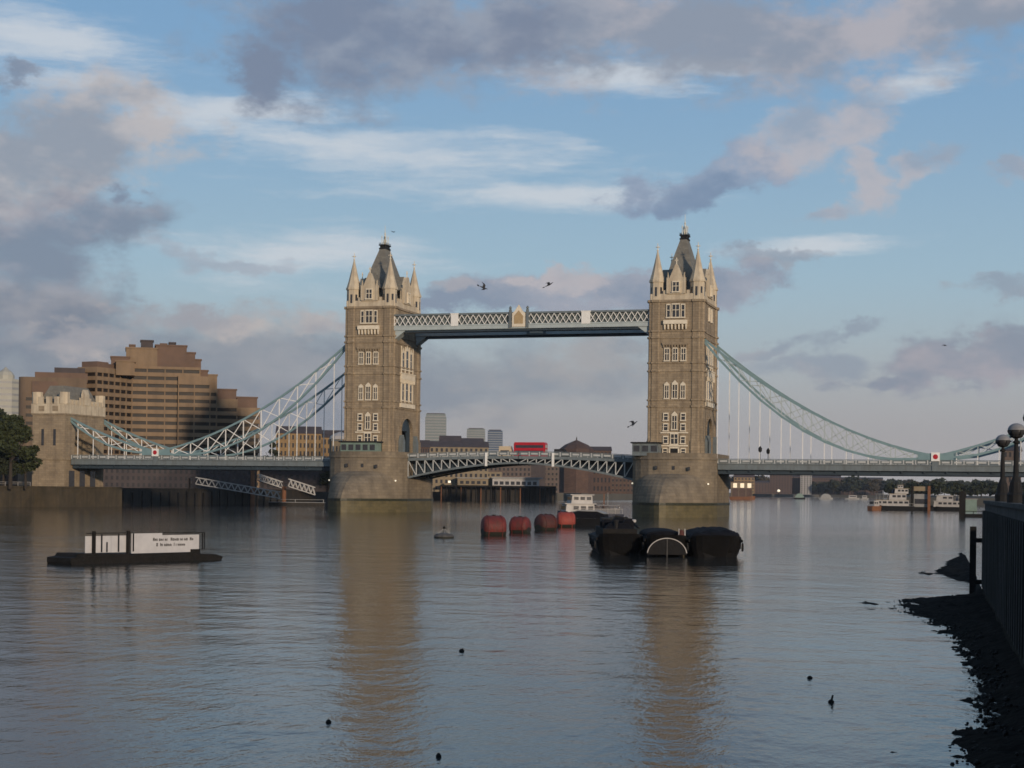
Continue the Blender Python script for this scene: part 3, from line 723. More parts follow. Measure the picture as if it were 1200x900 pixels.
walkway(-8.4, 'pale lattice high walkway with a gabled crest, on the side facing the camera')
walkway(8.4, 'pale lattice high walkway hidden behind the front one')

# ------------------------------------------------------------------ bridge: decks
def parapet(mb_panel, mb_post, y, z, x0, x1, step=2.75, zf=None):
    n = max(1, int(abs(x1 - x0) / step)); st = (x1 - x0) / n
    for i in range(n):
        a, c = x0 + i * st, x0 + (i + 1) * st; za, zc = (zf(a), zf(c)) if zf else (z, z)
        mb_panel.bar((a, y, za + .55), (c, y, zc + .55), .14, .8)
        mb_panel.bar((a, y, za + 1.12), (c, y, zc + 1.12), .3, .16)
        mb_post.bar((a, y - .05, za), (a, y - .05, za + 1.1), .28)
        m0, m1 = a + st * .18, a + st * .82
        mb_post.bar((m0, y - .09, za + .6 + (zc - za) * .18), (m1, y - .09, za + .6 + (zc - za) * .82), .1, .42)
def side_span(s, label):
    root = thing('side_span_deck', label, 'bridge deck', (0, 0, 0), 0, 'suspended side spans of the bridge')
    x0, x1 = sorted((s * 51.9, s * 131.0))
    MB().box(x0, x1, -8.9, 8.9, 12.6, 13.4).build('road_deck', road, root)
    d = MB()
    for y in (-9.15, 9.15):
        g = MB(); g.box(x0, x1, y - .22, y + .22, 12.1, 13.5).box(x0, x1, y - .42, y + .42, 13.3, 13.55).box(x0, x1, y - .4, y + .4, 11.95, 12.15)
        g.build('edge_girder', steelblue, root)
    for k in range(15):
        x = x0 + (x1 - x0) * (k + .5) / 15; d.box(x - .2, x + .2, -8.9, 8.9, 11.4, 12.6)
    d.box(x0, x1, -8.5, -8.0, 10.9, 12.6).box(x0, x1, 8.0, 8.5, 10.9, 12.6)
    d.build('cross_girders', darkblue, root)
    for y in (-9.15, 9.15):
        p, q = MB(), MB(); parapet(p, q, y, 13.5, x0, x1)
        p.build('parapet', steelblue, root); q.build('parapet_posts', parapetpaint, root)
    MB().box(x0, x1, -5.6, 5.6, 13.404, 13.41).build('carriageway', road, root)
side_span(-1, 'grey blue side span deck below the hotel with white parapet posts')
side_span(1, 'grey blue side span deck running over the moored ferries to the river wall')
def bascule(s, label):
    root = thing('bascule_leaf', label, 'bridge deck', (0, 0, 0), 0, 'opening bascule leaves of the bridge')
    zt = lambda x: 14.35 + .75 * (1 - (x / 30.5) ** 2)
    zb = lambda x: 13.3 - 4.1 * (abs(x) / 30.5) ** 1.7
    N = 13; xs = [s * (30.4 - (30.3) * i / N) for i in range(N + 1)]
    dk = MB()
    for a, c in zip(xs, xs[1:]):
        dk.add([(a, -8.6, zt(a) - .35), (c, -8.6, zt(c) - .35), (c, 8.6, zt(c) - .35), (a, 8.6, zt(a) - .35), (a, -8.6, zt(a)), (c, -8.6, zt(c)), (c, 8.6, zt(c)), (a, 8.6, zt(a))],
               [(3, 2, 1, 0), (4, 5, 6, 7), (0, 1, 5, 4), (1, 2, 6, 5), (2, 3, 7, 6), (3, 0, 4, 7)])
    dk.build('road_deck', road, root)
    for y in (-9.0, 9.0):
        top, bot, web, pan, pos = MB(), MB(), MB(), MB(), MB()
        for a, c in zip(xs, xs[1:]):
            top.bar((a, y, zt(a) - .4), (c, y, zt(c) - .4), .5, .75)
            bot.bar((a, y, zb(a)), (c, y, zb(c)), .55, .5)
            if zt(a) - zb(a) > 1.6: web.bar((a, y, zb(a)), (a, y, zt(a) - .5), .24).bar((a, y, zt(a) - .6), (c, y, zb(c)), .30, .2)
        parapet(pan, pos, y, 0, xs[0], xs[-1], 2.75, zt)
        top.build('top_chord', steelblue, root); bot.build('bottom_chord', steelblue, root); web.build('web_bracing', parapetpaint, root)
        pan.build('parapet', steelblue, root); pos.build('parapet_posts', parapetpaint, root)
    for y in (-5, 0, 5):
        inner = MB()
        for a, c in zip(xs, xs[1:]):
            inner.add([(a, y - .15, zb(a)), (c, y - .15, zb(c)), (c, y + .15, zb(c)), (a, y + .15, zb(a)), (a, y - .15, zt(a) - .4), (c, y - .15, zt(c) - .4), (c, y + .15, zt(c) - .4), (a, y + .15, zt(a) - .4)],
                      [(3, 2, 1, 0), (4, 5, 6, 7), (0, 1, 5, 4), (1, 2, 6, 5), (2, 3, 7, 6), (3, 0, 4, 7)])
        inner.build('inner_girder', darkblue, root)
    x = s * 9.0 + .3
    MB().box(x - .3, x + .3, -9.6, -9.28, 12.4, 15.9).build('signal_post', white, root)
bascule(-1, 'opening deck half with white braced truss beside the tower on the hotel side')
bascule(1, 'opening deck half with white braced truss beside the tower behind the barges')

# ------------------------------------------------------------------ bridge: chains
def chain(s, y, longer, label):
    root = thing('suspension_chain', label, 'chain', (0, y, 0), 0, 'suspension chains of the side spans')
    A, B = ((46.4, 46.0), (104.6, 15.6)) if longer else ((134.0, 26.2), (104.6, 15.6))
    s1, s2, N = (4.9, 10.5, 11) if longer else (1.0, 3.5, 6)
    def pt(t, sag): return Vector((s * (A[0] + (B[0] - A[0]) * t), 0, A[1] + (B[1] - A[1]) * t - sag * 4 * t * (1 - t)))
    ch, lace, hang = MB(), MB(), []
    for i in range(N):
        t0, t1 = i / N, (i + 1) / N
        for sg in (s1, s2): ch.bar(pt(t0, sg), pt(t1, sg), .46, .54)
        a0, a1, b0, b1 = pt(t0, s1), pt(t1, s1), pt(t0, s2), pt(t1, s2)
        off = Vector((0, -.12, 0))
        if i > 0: lace.bar(a0, b0, .22)
        if 0 < i < N - 1:
            lace.bar(a0 + off, b1 + off, .19).bar(b0 - off, a1 - off, .19)
        elif longer: lace.bar(a1, b0 if i == 0 else b0, .26)
        if i > 0 and b0.z - 13.6 > .5:
            hang.append((b0, Vector((b0.x, 0, 13.5))))
    if longer: ch.bar(pt(0, 0), Vector((s * 46.0, 0, 46.2)), 1.3, 1.6)
    ch.build('chain_link', teal, root); lace.build('lacing', white if s < 0 else paleblue, root)  # white lacing; on the river wall side its shade is put into pale paint
    for a, b in hang: MB().bar(a, b, .18).build('hanger_rod', white, root)
    if longer:
        x = s * 104.6
        p = MB().box(x - 4.2, x + 4.2, -.3, .3, 14.7, 16.3).build('joint_plate', teal, root)
        if y < 0:
            MB().box(x - 1.0, x + 1.0, -.6, -.3, 14.4, 16.5).build('plaque', white, p)
            MB().add([(x + .62 * math.cos(k * math.pi / 6), -.62, 15.45 + .62 * math.sin(k * math.pi / 6)) for k in range(12)] + [(x, -.66, 15.45)], [(k, (k + 1) % 12, 12) for k in range(12)]).build('plaque_shield', redpaint, p)
        MB().box(x - .8, x + .8, -.45, .45, 12.0, 14.3).build('joint_post', steelblue, root)
for s, nm in ((-1, 'on the hotel side'), (1, 'on the river wall side')):
    for y, fb in ((-9.15, 'front'), (9.15, 'rear')):
        chain(s, y, True, f'long teal {fb} suspension chain sweeping down from the tower {nm}')
        chain(s, y, False, f'short {fb} suspension chain rising to the shore tower {nm}')

# ------------------------------------------------------------------ bridge: shore towers
def abutment(s, label):
    root = thing('abutment_tower', label, 'bridge tower', (s * 136.6, -1.7, 0), 0, 'shore towers of the bridge')
    w = MB(); HX, HY = 5.2, 10.4; aw, ah = 5.4, 17.5
    w.box(-HX, HX, -HY, -aw, -1, 27).box(-HX, HX, aw, HY, -1, 27)
    arch = [(-aw * math.cos(t), ah + 6.0 * math.sin(t)) for t in [math.pi * i / 10 for i in range(11)]]
    for (y0, z0), (y1, z1) in zip(arch, arch[1:]):
        w.add([(-HX, y0, z0), (-HX, y1, z1), (-HX, y1, 27), (-HX, y0, 27), (HX, y0, z0), (HX, y1, z1), (HX, y1, 27), (HX, y0, 27)],
              [(3, 2, 1, 0), (4, 5, 6, 7), (0, 1, 5, 4), (1, 2, 6, 5), (2, 3, 7, 6), (3, 0, 4, 7)])
    w.box(-HX, HX, -aw, aw, 4.0, 12.9)
    w.build('wall', abutstone, root)
    t = MB().box(-HX - .3, HX + .3, -HY - .3, HY + .3, 26.2, 28.9)
    for x in (-1, 1):
        for y in (-1, 1): t.prism(octo(1.5, x * (HX - .9), y * (HY - .9)), 28.9, 32.2)
    for k in range(9):
        for x in (-1, 1): t.box(x * HX - .35, x * HX + .35, -8.4 + k * 2.1 - .6, -8.4 + k * 2.1 + .6, 28.9, 31.0 if k in (3, 4, 5) else 30.2)
    for k in range(3):
        for y in (-1, 1): t.box(-2.6 + k * 2.6 - .75, -2.6 + k * 2.6 + .75, y * HY - .35, y * HY + .35, 28.9, 30.9)
    for x in (-1, 1): t.extr([(x * HX - .5, 28.9), (x * HX + .5, 28.9), (x * HX + .5, 32.0), (x * HX, 33.4), (x * HX - .5, 32.0)], -1.4, 1.4)
    t.build('parapet', portland, root)
    MB().box(-HX + .6, HX - .6, -HY + .6, HY - .6, 28.9, 29.4).prism([(-HX + .8, -HY + 2), (HX - .8, -HY + 2), (HX - .8, HY - 2), (-HX + .8, HY - 2)], 29.4, 34.2, [(-2.2, -6.5), (2.2, -6.5), (2.2, 6.5), (-2.2, 6.5)]).build('roof', slate, root)
    sc = MB()
    for z, h in ((13.2, .5), (25.8, .4)): sc.box(-HX - .25, HX + .25, -HY - .25, HY + .25, z, z + h) if z > 20 else sc.box(-HX - .25, HX + .25, -HY - .25, -aw, z, z + h)
    sc.build('string_courses', abutstone, root)
    for x in (-1.9, 1.9):
        wf = MB().box(x - .7, x - .45, -HY - .12, -HY, 17.2, 21.8).box(x + .45, x + .7, -HY - .12, -HY, 17.2, 21.8).box(x - .7, x + .7, -HY - .12, -HY, 21.8, 22.2).build('window', granite, root)
        MB().box(x - .45, x + .45, -HY - .04, -HY, 17.2, 21.8).build('pane', glassdark, wf)
    for x in (-2.2, 2.2):
        MB().box(x - .9, x + .9, -HY - .36, -HY - .31, 26.8, 28.3).build('niche_panel', granite, root)
    # landward arches below the deck
    lo = MB()
    for k in range(3): lo.box(s * -1 * (HX + .02), s * -1 * (HX + .10), -8.2 + k * 5.6, -5.4 + k * 5.6, 5.6, 10.2)
    lo.build('blind_arch', glassdark, root)
abutment(-1, 'stone shore tower with battlements and hipped roof in front of the brown hotel')
abutment(1, 'stone shore tower with battlements at the far end of the bridge beyond the lamps')

def lamp_on_bridge(x, y, label):
    root = thing('bridge_lamp', label, 'street lamp', (x, y, 14.6), 0, 'lanterns on the bridge parapet')
    MB().lathe([(.14, 0), (.09, .3), (.07, 1.7)], 8).build('post', ironblack, root)
    MB().lathe([(.12, 1.7), (.42, 2.0), (.48, 2.7), (.3, 3.0), (.06, 3.3)], 8).build('lantern', ironblack, root)
lamp_on_bridge(62.4, -9.1, 'black lantern on the front parapet of the side span beyond the barges')
lamp_on_bridge(61.9, 9.1, 'black lantern on the rear parapet of the side span beyond the barges')

# traffic on the opening span
def bus():
    root = thing('double_decker_bus', 'red double decker bus crossing the opening span', 'bus', (-.1, 2.6, 14.6), 0)
    root.scale = (.88, 1, 1)
    b = MB().extr([(-4.9, .45), (4.9, .45), (4.9, 3.9), (4.6, 4.35), (-4.7, 4.35), (-4.95, 3.9)], -1.25, 1.25).build('body', redpaint, root)
    for z0, z1 in ((1.4, 2.15), (2.85, 3.6)):
        for y in (-1, 1):
            MB().box(-4.4, 4.3, y * 1.27 - .01, y * 1.27 + .01, z0, z1).build('side_windows', busglass, root)
    MB().box(4.9, 4.96, -1.1, 1.1, 1.3, 2.5).box(4.9, 4.96, -1.1, 1.1, 2.9, 3.7).build('windscreen', boatwhite, root)
    for x in (-3.0, 3.2):
        for y in (-1.1, 1.1): MB().tube((x, y - .15, .5), (x, y + .15, .5), .5, .5, 12).build('wheel', rubber, root)
bus()
def van(x, y, label, L, H, m):
    root = thing('van', label, 'van', (x, y, 14.7), 0)
    MB().extr([(-L / 2, .4), (L / 2, .4), (L / 2, 1.1), (L / 2 - .9, 1.35), (L / 2 - 1.5, H), (-L / 2 + .1, H)], -1.0, 1.0).build('body', m, root)
    for y_ in (-1, 1): MB().box(-L / 2 + .5, L / 2 - 1.7, y_ * 1.02 - .01, y_ * 1.02 + .01, 1.4, min(H - .3, 2.1)).build('side_window', busglass, root)
    for x_ in (-L / 2 + .9, L / 2 - 1.0):
        for y_ in (-.9, .9): MB().tube((x_, y_ - .12, .38), (x_, y_ + .12, .38), .38, .38, 12).build('wheel', rubber, root)
van(-6.4, 2.6, 'cream van directly behind the red bus on the opening span', 4.6, 3.2, tan)
van(8.6, 2.7, 'small dark van ahead of the red bus on the opening span', 4.2, 2.5, ironblack)

# ------------------------------------------------------------------ north bank: quay walls, gangways
def quay_wall(label, pts, z0, z1, m, cap=None):
    root = thing('quay_wall', label, 'wall')
    w, c = MB(), MB()
    for a, b in zip(pts, pts[1:]):
        a, b = Vector((*a, 0)), Vector((*b, 0)); d = (b - a).normalized(); n = Vector((d.y, -d.x, 0))
        if n.dot(Vector((1, -.2, 0))) < 0 and abs(n.x) > .3: n = -n
        q = lambda o0, o1: [tuple((a + n * o0 - d * .05)[:2]), tuple((b + n * o0 + d * .05)[:2]), tuple((b + n * o1 + d * .05)[:2]), tuple((a + n * o1 - d * .05)[:2])]
        w.prism(q(.5, -1.0), z0, z1); c.prism(q(.7, -1.1), z1, z1 + .45)
    w.build('wall_face', m, root); c.build('coping', cap or m, root)
    return root
quay_wall('stained stone quay wall below the trees and the shore tower', NB[0:1] + NB[1:4], -1, 5.3, quay, quay)
quay_wall('dark quay wall behind the gangways under the side span', NB[3:7], -1, 5.0, quaydark)
ORD = 'first second third fourth fifth sixth seventh eighth ninth tenth eleventh twelfth thirteenth fourteenth fifteenth sixteenth seventeenth eighteenth nineteenth twentieth'.split()
ORD += ['twenty-' + w for w in ORD[:9]] + ['thirtieth'] + ['thirty-' + w for w in ORD[:9]]
def quay_piles(root_label, x, y0, y1, n, z, m):
    for k in range(n):
        yy = y0 + (y1 - y0) * k / (n - 1)
        o = MB().tube((0, 0, -1), (0, 0, z + random.uniform(-.6, .5)), .3, .26, 7).build('timber_pile', m, None, (x, yy, 0)); tag(o, f'{ORD[k]} timber pile from the shore tower, against the dark quay under the side span', 'pile', 'timber piles along the dark quay')
quay_piles('timber pile standing against the dark quay wall under the side span', -140.6, 24, 150, 22, 4.6, timber)
def handrail():
    root = thing('railing', 'white railing along the quay beside the shore tower', 'railing', (-138.5, 0, 5.75))
    m = MB(); p = MB()
    m.bar((0, -120, 1.05), (0, -18, 1.05), .12); m.bar((0, -120, .55), (0, -18, .55), .08)
    for k in range(35): p.bar((0, -120 + 3 * k, 0), (0, -120 + 3 * k, 1.05), .1)
    m.build('rail', boatwhite, root); p.build('posts', boatwhite, root)
handrail()
def gangway(a, b, label, h=2.2, wd=2.2, n=12):
    a, b = Vector(a), Vector(b); d = b - a; L = Vector((d.x, d.y, 0)).length
    root = thing('gangway', label, 'gangway', a, math.atan2(d.y, d.x), 'white truss gangways to the pontoon')
    dz = d.z; f = lambda t: dz * t
    ch, la = MB(), MB(); fl = MB()
    for y in (-wd / 2, wd / 2):
        for o in (0, h): ch.bar((0, y, o), (L, y, dz + o), .34)
        for i in range(n):
            t0, t1 = i / n, (i + 1) / n; tm = (t0 + t1) / 2
            la.bar((L * t0, y, f(t0)), (L * tm, y, f(tm) + h), .26).bar((L * tm, y, f(tm) + h), (L * t1, y, f(t1)), .26)
    fl.bar((0, 0, -.1), (L, 0, dz - .1), wd - .3, .14)
    ch.build('truss_chord', gangpaint, root); la.build('lacing', gangpaint, root); fl.build('walking_deck', timber, root)
gangway(at(229, 567, 560), at(328, 584, 566), 'long white lattice gangway sloping down to the pontoon under the side span', n=13)
gangway(at(303, 563, 590), at(330, 572, 594), 'short white lattice gangway behind the rust brown mooring pile', n=5)
gangway(at(338, 570, 575), at(369, 580, 577), 'white lattice gangway between the mooring pile and the pier', h=2.6, n=6)
def landing():
    p = ground(350, 572); root = thing('landing_pontoon', 'low dark landing pontoon at the foot of the white gangways', 'pontoon', p, bearing(350, -6))
    MB().box(-10, 9, -2, 2, -.5, 1.0).build('hull', quaydark, root)
    MB().box(-10.1, 9.1, -2.1, 2.1, 1.0, 1.15).build('deck', boatgrey, root)
    MB().box(-10, 9, -2.05, -2.0, 2.0, 2.12).box(-10, -9.8, -2.05, -2.0, 1.15, 2.0).box(-1, -.8, -2.05, -2, 1.15, 2).box(8.7, 8.9, -2.05, -2, 1.15, 2).build('handrail', boatgrey, root)
landing()
for px, d, z, m, lb in ((296, 585, 12.0, rusty, 'tall orange brown mooring pile beside the white gangways'), (333, 580, 6.5, rusty, 'short dark rust pile between the white gangways'), (222, 556, 9.0, timber, 'thin dark pile at the upper end of the long gangway')):
    r_ = .75 if m is rusty else .3
    o = MB().lathe([(r_, -2), (r_, z - .4), (r_ * 1.15, z - .35), (r_ * 1.15, z)], 10).build('mooring_pile', m, None, ground(px, d)); tag(o, lb, 'pile')

# ------------------------------------------------------------------ buildings
def band_block(root, name, x0, x1, y0, y1, z0, z1, wallm, floors, bay=0, faces=(-1,), glass=None, fh=None, gh=.46):
    """concrete block with recessed window bands on its front (and sides): wall mesh + one part per storey band"""
    w = MB(); fh = fh or (z1 - z0) / max(floors, 1)
    w.box(x0 + .6, x1 - .6, y0 + .6, y1, z0, z1)
    for k in range(floors):
        za = z0 + k * fh
        w.box(x0, x1, y0, y1 - .02, za, za + fh * (1 - gh))
        if bay:
            n = max(1, round((x1 - x0) / bay))
            for i in range(n + 1):
                x = x0 + (x1 - x0) * i / n; x = min(max(x, x0 + .2), x1 - .2)
                w.box(x - .2, x + .2, y0 + .1, y0 + .65, za + fh * (1 - gh) - .003, za + fh + .003)
    w.box(x0, x1, y0, y1 - .02, z0 + floors * fh, max(z1, z0 + floors * fh + .3))
    wo_ = w.build(name, wallm, root)
    for k in range(floors):
        za = z0 + k * fh + fh * (1 - gh)
        MB().box(x0 + .52, x1 - .52, y0 + .52, y1 - .1, za + .01, za + fh * gh - .01).build('window_band', glass or hotelglass, wo_)
    return wo_
def hotel():
    d = 600.; o = ground(154, d, 5.2); root = thing('hotel', 'large stepped brown concrete hotel with long rows of dark windows behind the chains', 'building', o, bearing(154, 0))
    k = d / FPX                                          # metres per photo pixel here
    X = lambda px: (px - 154) * k
    Z = lambda py, px: at(px, py, d).z - 5.2
    fh = 2.72
    def blk(p0, p1, ytop, y0=0, dep=24, name='storeys', m=hotelc, floors=None, zb=0):
        z1 = Z(ytop, (p0 + p1) / 2); n = floors if floors is not None else int((z1 - zb - .8) / fh)
        return band_block(root, name, X(p0), X(p1), y0, y0 + dep, zb, z1, m, n, 6.5, fh=fh)
    blk(150, 232, 429, 0, 26)
    blk(226, 252, 455, -.6, 22)
    blk(250, 276, 466, .8, 20)
    blk(273, 303, 476, 2.0, 20)
    blk(206, 244, 440, -1.2, 10, zb=0)
    # stepped top storeys and plant rooms
    def cap(p0, p1, ytop, ybase, y0=3, dep=14, m=hotelred, name='roof_storey'):
        b = MB().box(X(p0), X(p1), y0, y0 + dep, Z(ybase, p0) - .4, Z(ytop, (p0 + p1) / 2))
        b.box(X(p0) - .3, X(p1) + .3, y0 - .3, y0 + dep + .3, Z(ytop, (p0 + p1) / 2), Z(ytop, (p0 + p1) / 2) + .5)
        b.build(name, m, root)
    cap(146, 182, 408, 429, 2, 16, hotelc)
    cap(180, 216, 404, 429, 3, 16, hotelred)
    cap(212, 226, 412, 429, 3.5, 14, hotelred); cap(224, 233, 420, 429, 4, 14, hotelred)
    cap(231, 241, 433, 455, 3, 12, hotelred); cap(240, 252, 438, 456, 3.4, 12, hotelc)
    cap(252, 275, 455, 468, 4, 10, hotelred); cap(276, 300, 464, 478, 5, 10, hotelred)
    cap(163, 177, 398, 409, 6, 6, roofdark, 'plant_room'); cap(196, 203, 400, 405, 6, 5, roofdark, 'plant_room'); cap(129, 150, 419, 432, 1, 14, hotelred); cap(186, 193, 401, 405, 8, 4, hotelred, 'plant_room'); cap(206, 211, 406, 413, 7, 4, roofdark, 'plant_room'); cap(150, 156, 403, 409, 8, 5, hotelred, 'plant_room')
    cap(135, 156, 426, 440, -8, 8, hotelc)
    # left wing comes forward towards the river
    wing = ground(154, d, 5.2)
    wr = MB()
    a = bpy.data.objects.new('wing', None)
    L = 19.0; ang = R(50)
    w = MB(); g_ = []
    n = int(Z(438, 120) / fh)
    def wq(u0, u1, v0, v1, z0, z1, mb):
        e = Vector((math.cos(math.pi + ang), math.sin(math.pi + ang))); f = Vector((-e.y, e.x)) * -1
        P_ = [e * u0 + f * v0, e * u1 + f * v0, e * u1 + f * v1, e * u0 + f * v1]
        mb.prism([tuple(p) for p in P_], z0, z1)
    wq(0, L, .6, 9, 0, n * fh + 2, w)
    for k_ in range(n):
        wq(-.4, L + .3, 0, 8.9, k_ * fh, k_ * fh + fh * .52, w)
        for i in range(7): wq(i * L / 6 - .2, i * L / 6 + .2, .1, .7, k_ * fh + fh * .52, k_ * fh + fh, w)
    wq(-.4, L + .3, 0, 8.9, n * fh, n * fh + 1.8, w)
    wo_ = w.build('river_wing', hotelc, root)
    for k_ in range(n):
        b = MB(); wq(-.2, L + .1, .5, 8.8, k_ * fh + fh * .52 + .01, (k_ + 1) * fh - .01, b); b.build('window_band', hotelglass, wo_)
    t = MB(); wq(4, L - 7, 2, 7, n * fh + 1.8, n * fh + 3.6, t); wq(L - 7, L - 1, 1, 8, n * fh + 1.8, n * fh + 4.0, t); t.build('roof_storey', hotelred, root)
    bpy.data.objects.remove(a)
hotel()
def hotel_annex():
    d = 575.; root = thing('apartment_block', 'brown block with a rounded corner and dark red roof behind the shore tower', 'building', ground(60, d, 5.2), bearing(60))
    k = d / FPX; X = lambda px: (px - 60) * k; Z = lambda py, px: at(px, py, d).z - 5.2
    body = [(X(22) + 3 - 3 * math.cos(t), 3 - 3 * math.sin(t)) for t in [R(a) for a in range(0, 91, 15)]] + [(X(99), 0), (X(99), 18), (X(22), 18)]
    w = MB().prism(body, 0, Z(442, 40)); w.build('wall', annexc, root)
    MB().box(X(37), X(66), -.7, 1, Z(462, 50), Z(447, 50)).box(X(40), X(100), 2, 12, Z(447, 70), Z(436, 70)).build('roof_storey', hotelred, root)
    MB().box(X(62), X(97), 3, 14, Z(438, 80) - .2, Z(430, 80)).build('roof', roofdark, root)
    for i in range(9):
        zz = Z(470, 40) - i * 2.8
        wf = MB().box(X(30), X(44), -.12, 0, zz - .12, zz).build('window', hotelc, root); MB().box(X(30) + .1, X(44) - .1, -.06, .0, zz, zz + 1.2).build('pane', hotelglass, wf)
hotel_annex()
def simple_building(name, label, px0, px1, ytop, d, wallm, floors, bays, roofm=None, roof_h=0, dep=14, group=None, z0=5.2, winm=None, win=(.45, .55), ybase=None, turn=0, parts=True, gable=False, cat='building', ends=.0):
    pc = (px0 + px1) / 2; o = ground(pc, d, z0)
    root = thing(name, label, cat, o, bearing(pc, turn), group)
    k = d / FPX; hw = (px1 - px0) / 2 * k; H = at(pc, ytop, d).z - z0
    MB().box(-hw, hw, 0, dep, -.5 if ybase is None else at(pc, ybase, d).z - z0, H).build('wall', wallm, root)
    if floors and bays:
        fh = H / floors; bw = 2 * hw / bays
        zs = at(pc, ybase, d).z - z0 if ybase else 0
        me_f = MB().box(-bw * win[0] / 2 - .12, bw * win[0] / 2 + .12, -.15, -.02, -.15, 0).box(-bw * win[0] / 2 - .12, bw * win[0] / 2 + .12, -.15, -.02, fh * win[1], fh * win[1] + .15).mesh('window', wallm if winm is None else winm)
        me_p = MB().box(-bw * win[0] / 2, bw * win[0] / 2, -.08, -.01, 0, fh * win[1]).mesh('pane', glassdark)
        for f in range(floors):
            z = f * fh + fh * .25
            if z < zs: continue
            if bays * floors <= 90:
                for b in range(bays):
                    wo_ = put('window', me_f, root, (-hw + (b + .5) * bw, 0, z)); put('pane', me_p, wo_)
            else:
                m = MB()
                for b in range(bays): m.box(-hw + (b + .5) * bw - bw * win[0] / 2, -hw + (b + .5) * bw + bw * win[0] / 2, -.1, -.01, z, z + fh * win[1])
                m.build('window_row', glassdark, root)
    if roofm:
        if gable: MB().extr([(-hw - .3, H), (hw + .3, H), (0, H + roof_h)], -.2, dep + .2).build('roof', roofm, root)
        else: MB().prism([(-hw - .3, -.3), (hw + .3, -.3), (hw + .3, dep + .3), (-hw - .3, dep + .3)], H, H + roof_h, [(-hw + ends, dep * .35), (hw - ends, dep * .35), (hw - ends, dep * .65), (-hw + ends, dep * .65)]).build('roof', roofm, root)
    return root
# low buildings behind the side span
simple_building('office_block', 'dark brick block behind the trees at the picture edge beside the brown block', -40, 21, 507, 620, redbrick, 8, 14, roofdark, 2.0, 14)
simple_building('warehouse', 'yellow brick warehouse with dark roof behind the chain beside the tower', 323, 376, 508, 690, yellowbrick, 7, 12, roofdark, 3.2, 16)
simple_building('warehouse', 'lower yellow brick warehouse with dark roof touching the tower', 370, 412, 513, 700, yellowbrick, 6, 10, roofdark, 3.4, 16)
simple_building('plant_room', 'small purple grey roof house on top of the yellow brick warehouses', 357, 366, 500, 698, roofdark, 0, 0, None, 0, 5, z0=26, cat='roof house')
simple_building('kiosk', 'small cream building beside the green cabin at the tower foot', 388, 400, 517, 640, cream, 2, 3, slate, 1.6, 8, z0=5.2)
def white_tent():
    root = thing('marquee', 'white domed roof showing between the warehouse and the tower', 'tent', ground(398, 645, 5.2), bearing(398))
    h = at(398, 515, 645).z - 5.2
    MB().lathe([(4.4, h), (3.9, h + 1.2), (2.4, h + 2.2), (.2, h + 3.0)], 12).build('roof', boatwhite, root)
    MB().lathe([(4.2, 0), (4.2, h)], 12).build('wall', cream, root)
white_tent()
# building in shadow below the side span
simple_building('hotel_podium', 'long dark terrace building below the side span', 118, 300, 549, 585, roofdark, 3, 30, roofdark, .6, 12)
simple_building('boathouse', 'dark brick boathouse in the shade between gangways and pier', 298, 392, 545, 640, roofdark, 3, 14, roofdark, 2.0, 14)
# riverside warehouses seen under and above the opening span
simple_building('warehouse', 'long cream fronted warehouse above the opening span beside the tower', 497, 572, 524, 940, cream, 7, 13, roofdark, 3.5, 18)
simple_building('warehouse', 'dark gabled roof building behind the cream warehouse, below the tall office tower', 514, 540, 520, 985, redbrick, 6, 8, roofdark, 5.0, 18)
simple_building('warehouse', 'dark flat roofed brick building behind the cream warehouse, below the middle office tower', 540, 566, 519, 985, redbrick, 6, 8, roofdark, 3.0, 18)
simple_building('warehouse', 'brown gabled warehouse touching the edge of the tower on the hotel side', 483, 503, 524, 900, redbrick, 6, 7, roofdark, 4.0, 16)
simple_building('riverside_flats', 'red brown brick riverside flats behind the white jetty building', 505, 622, 541, 960, pinkbrick, 6, 24, roofdark, 1.2, 14)
simple_building('riverside_flats', 'pale brick riverside flats behind the cruise boat', 636, 700, 541, 1010, pinkbrick, 6, 14, roofdark, 1.2, 14, winm=cream)
simple_building('riverside_flats', 'grey brick riverside flats beside the pier behind the barges', 698, 752, 543, 1040, redbrick, 6, 12, roofdark, 1.2, 14, winm=cream)
simple_building('lock_house', 'dark lock entrance building with a pale edge between the riverside flats', 616, 639, 541, 985, roofdark, 0, 0, None, 0, 12)
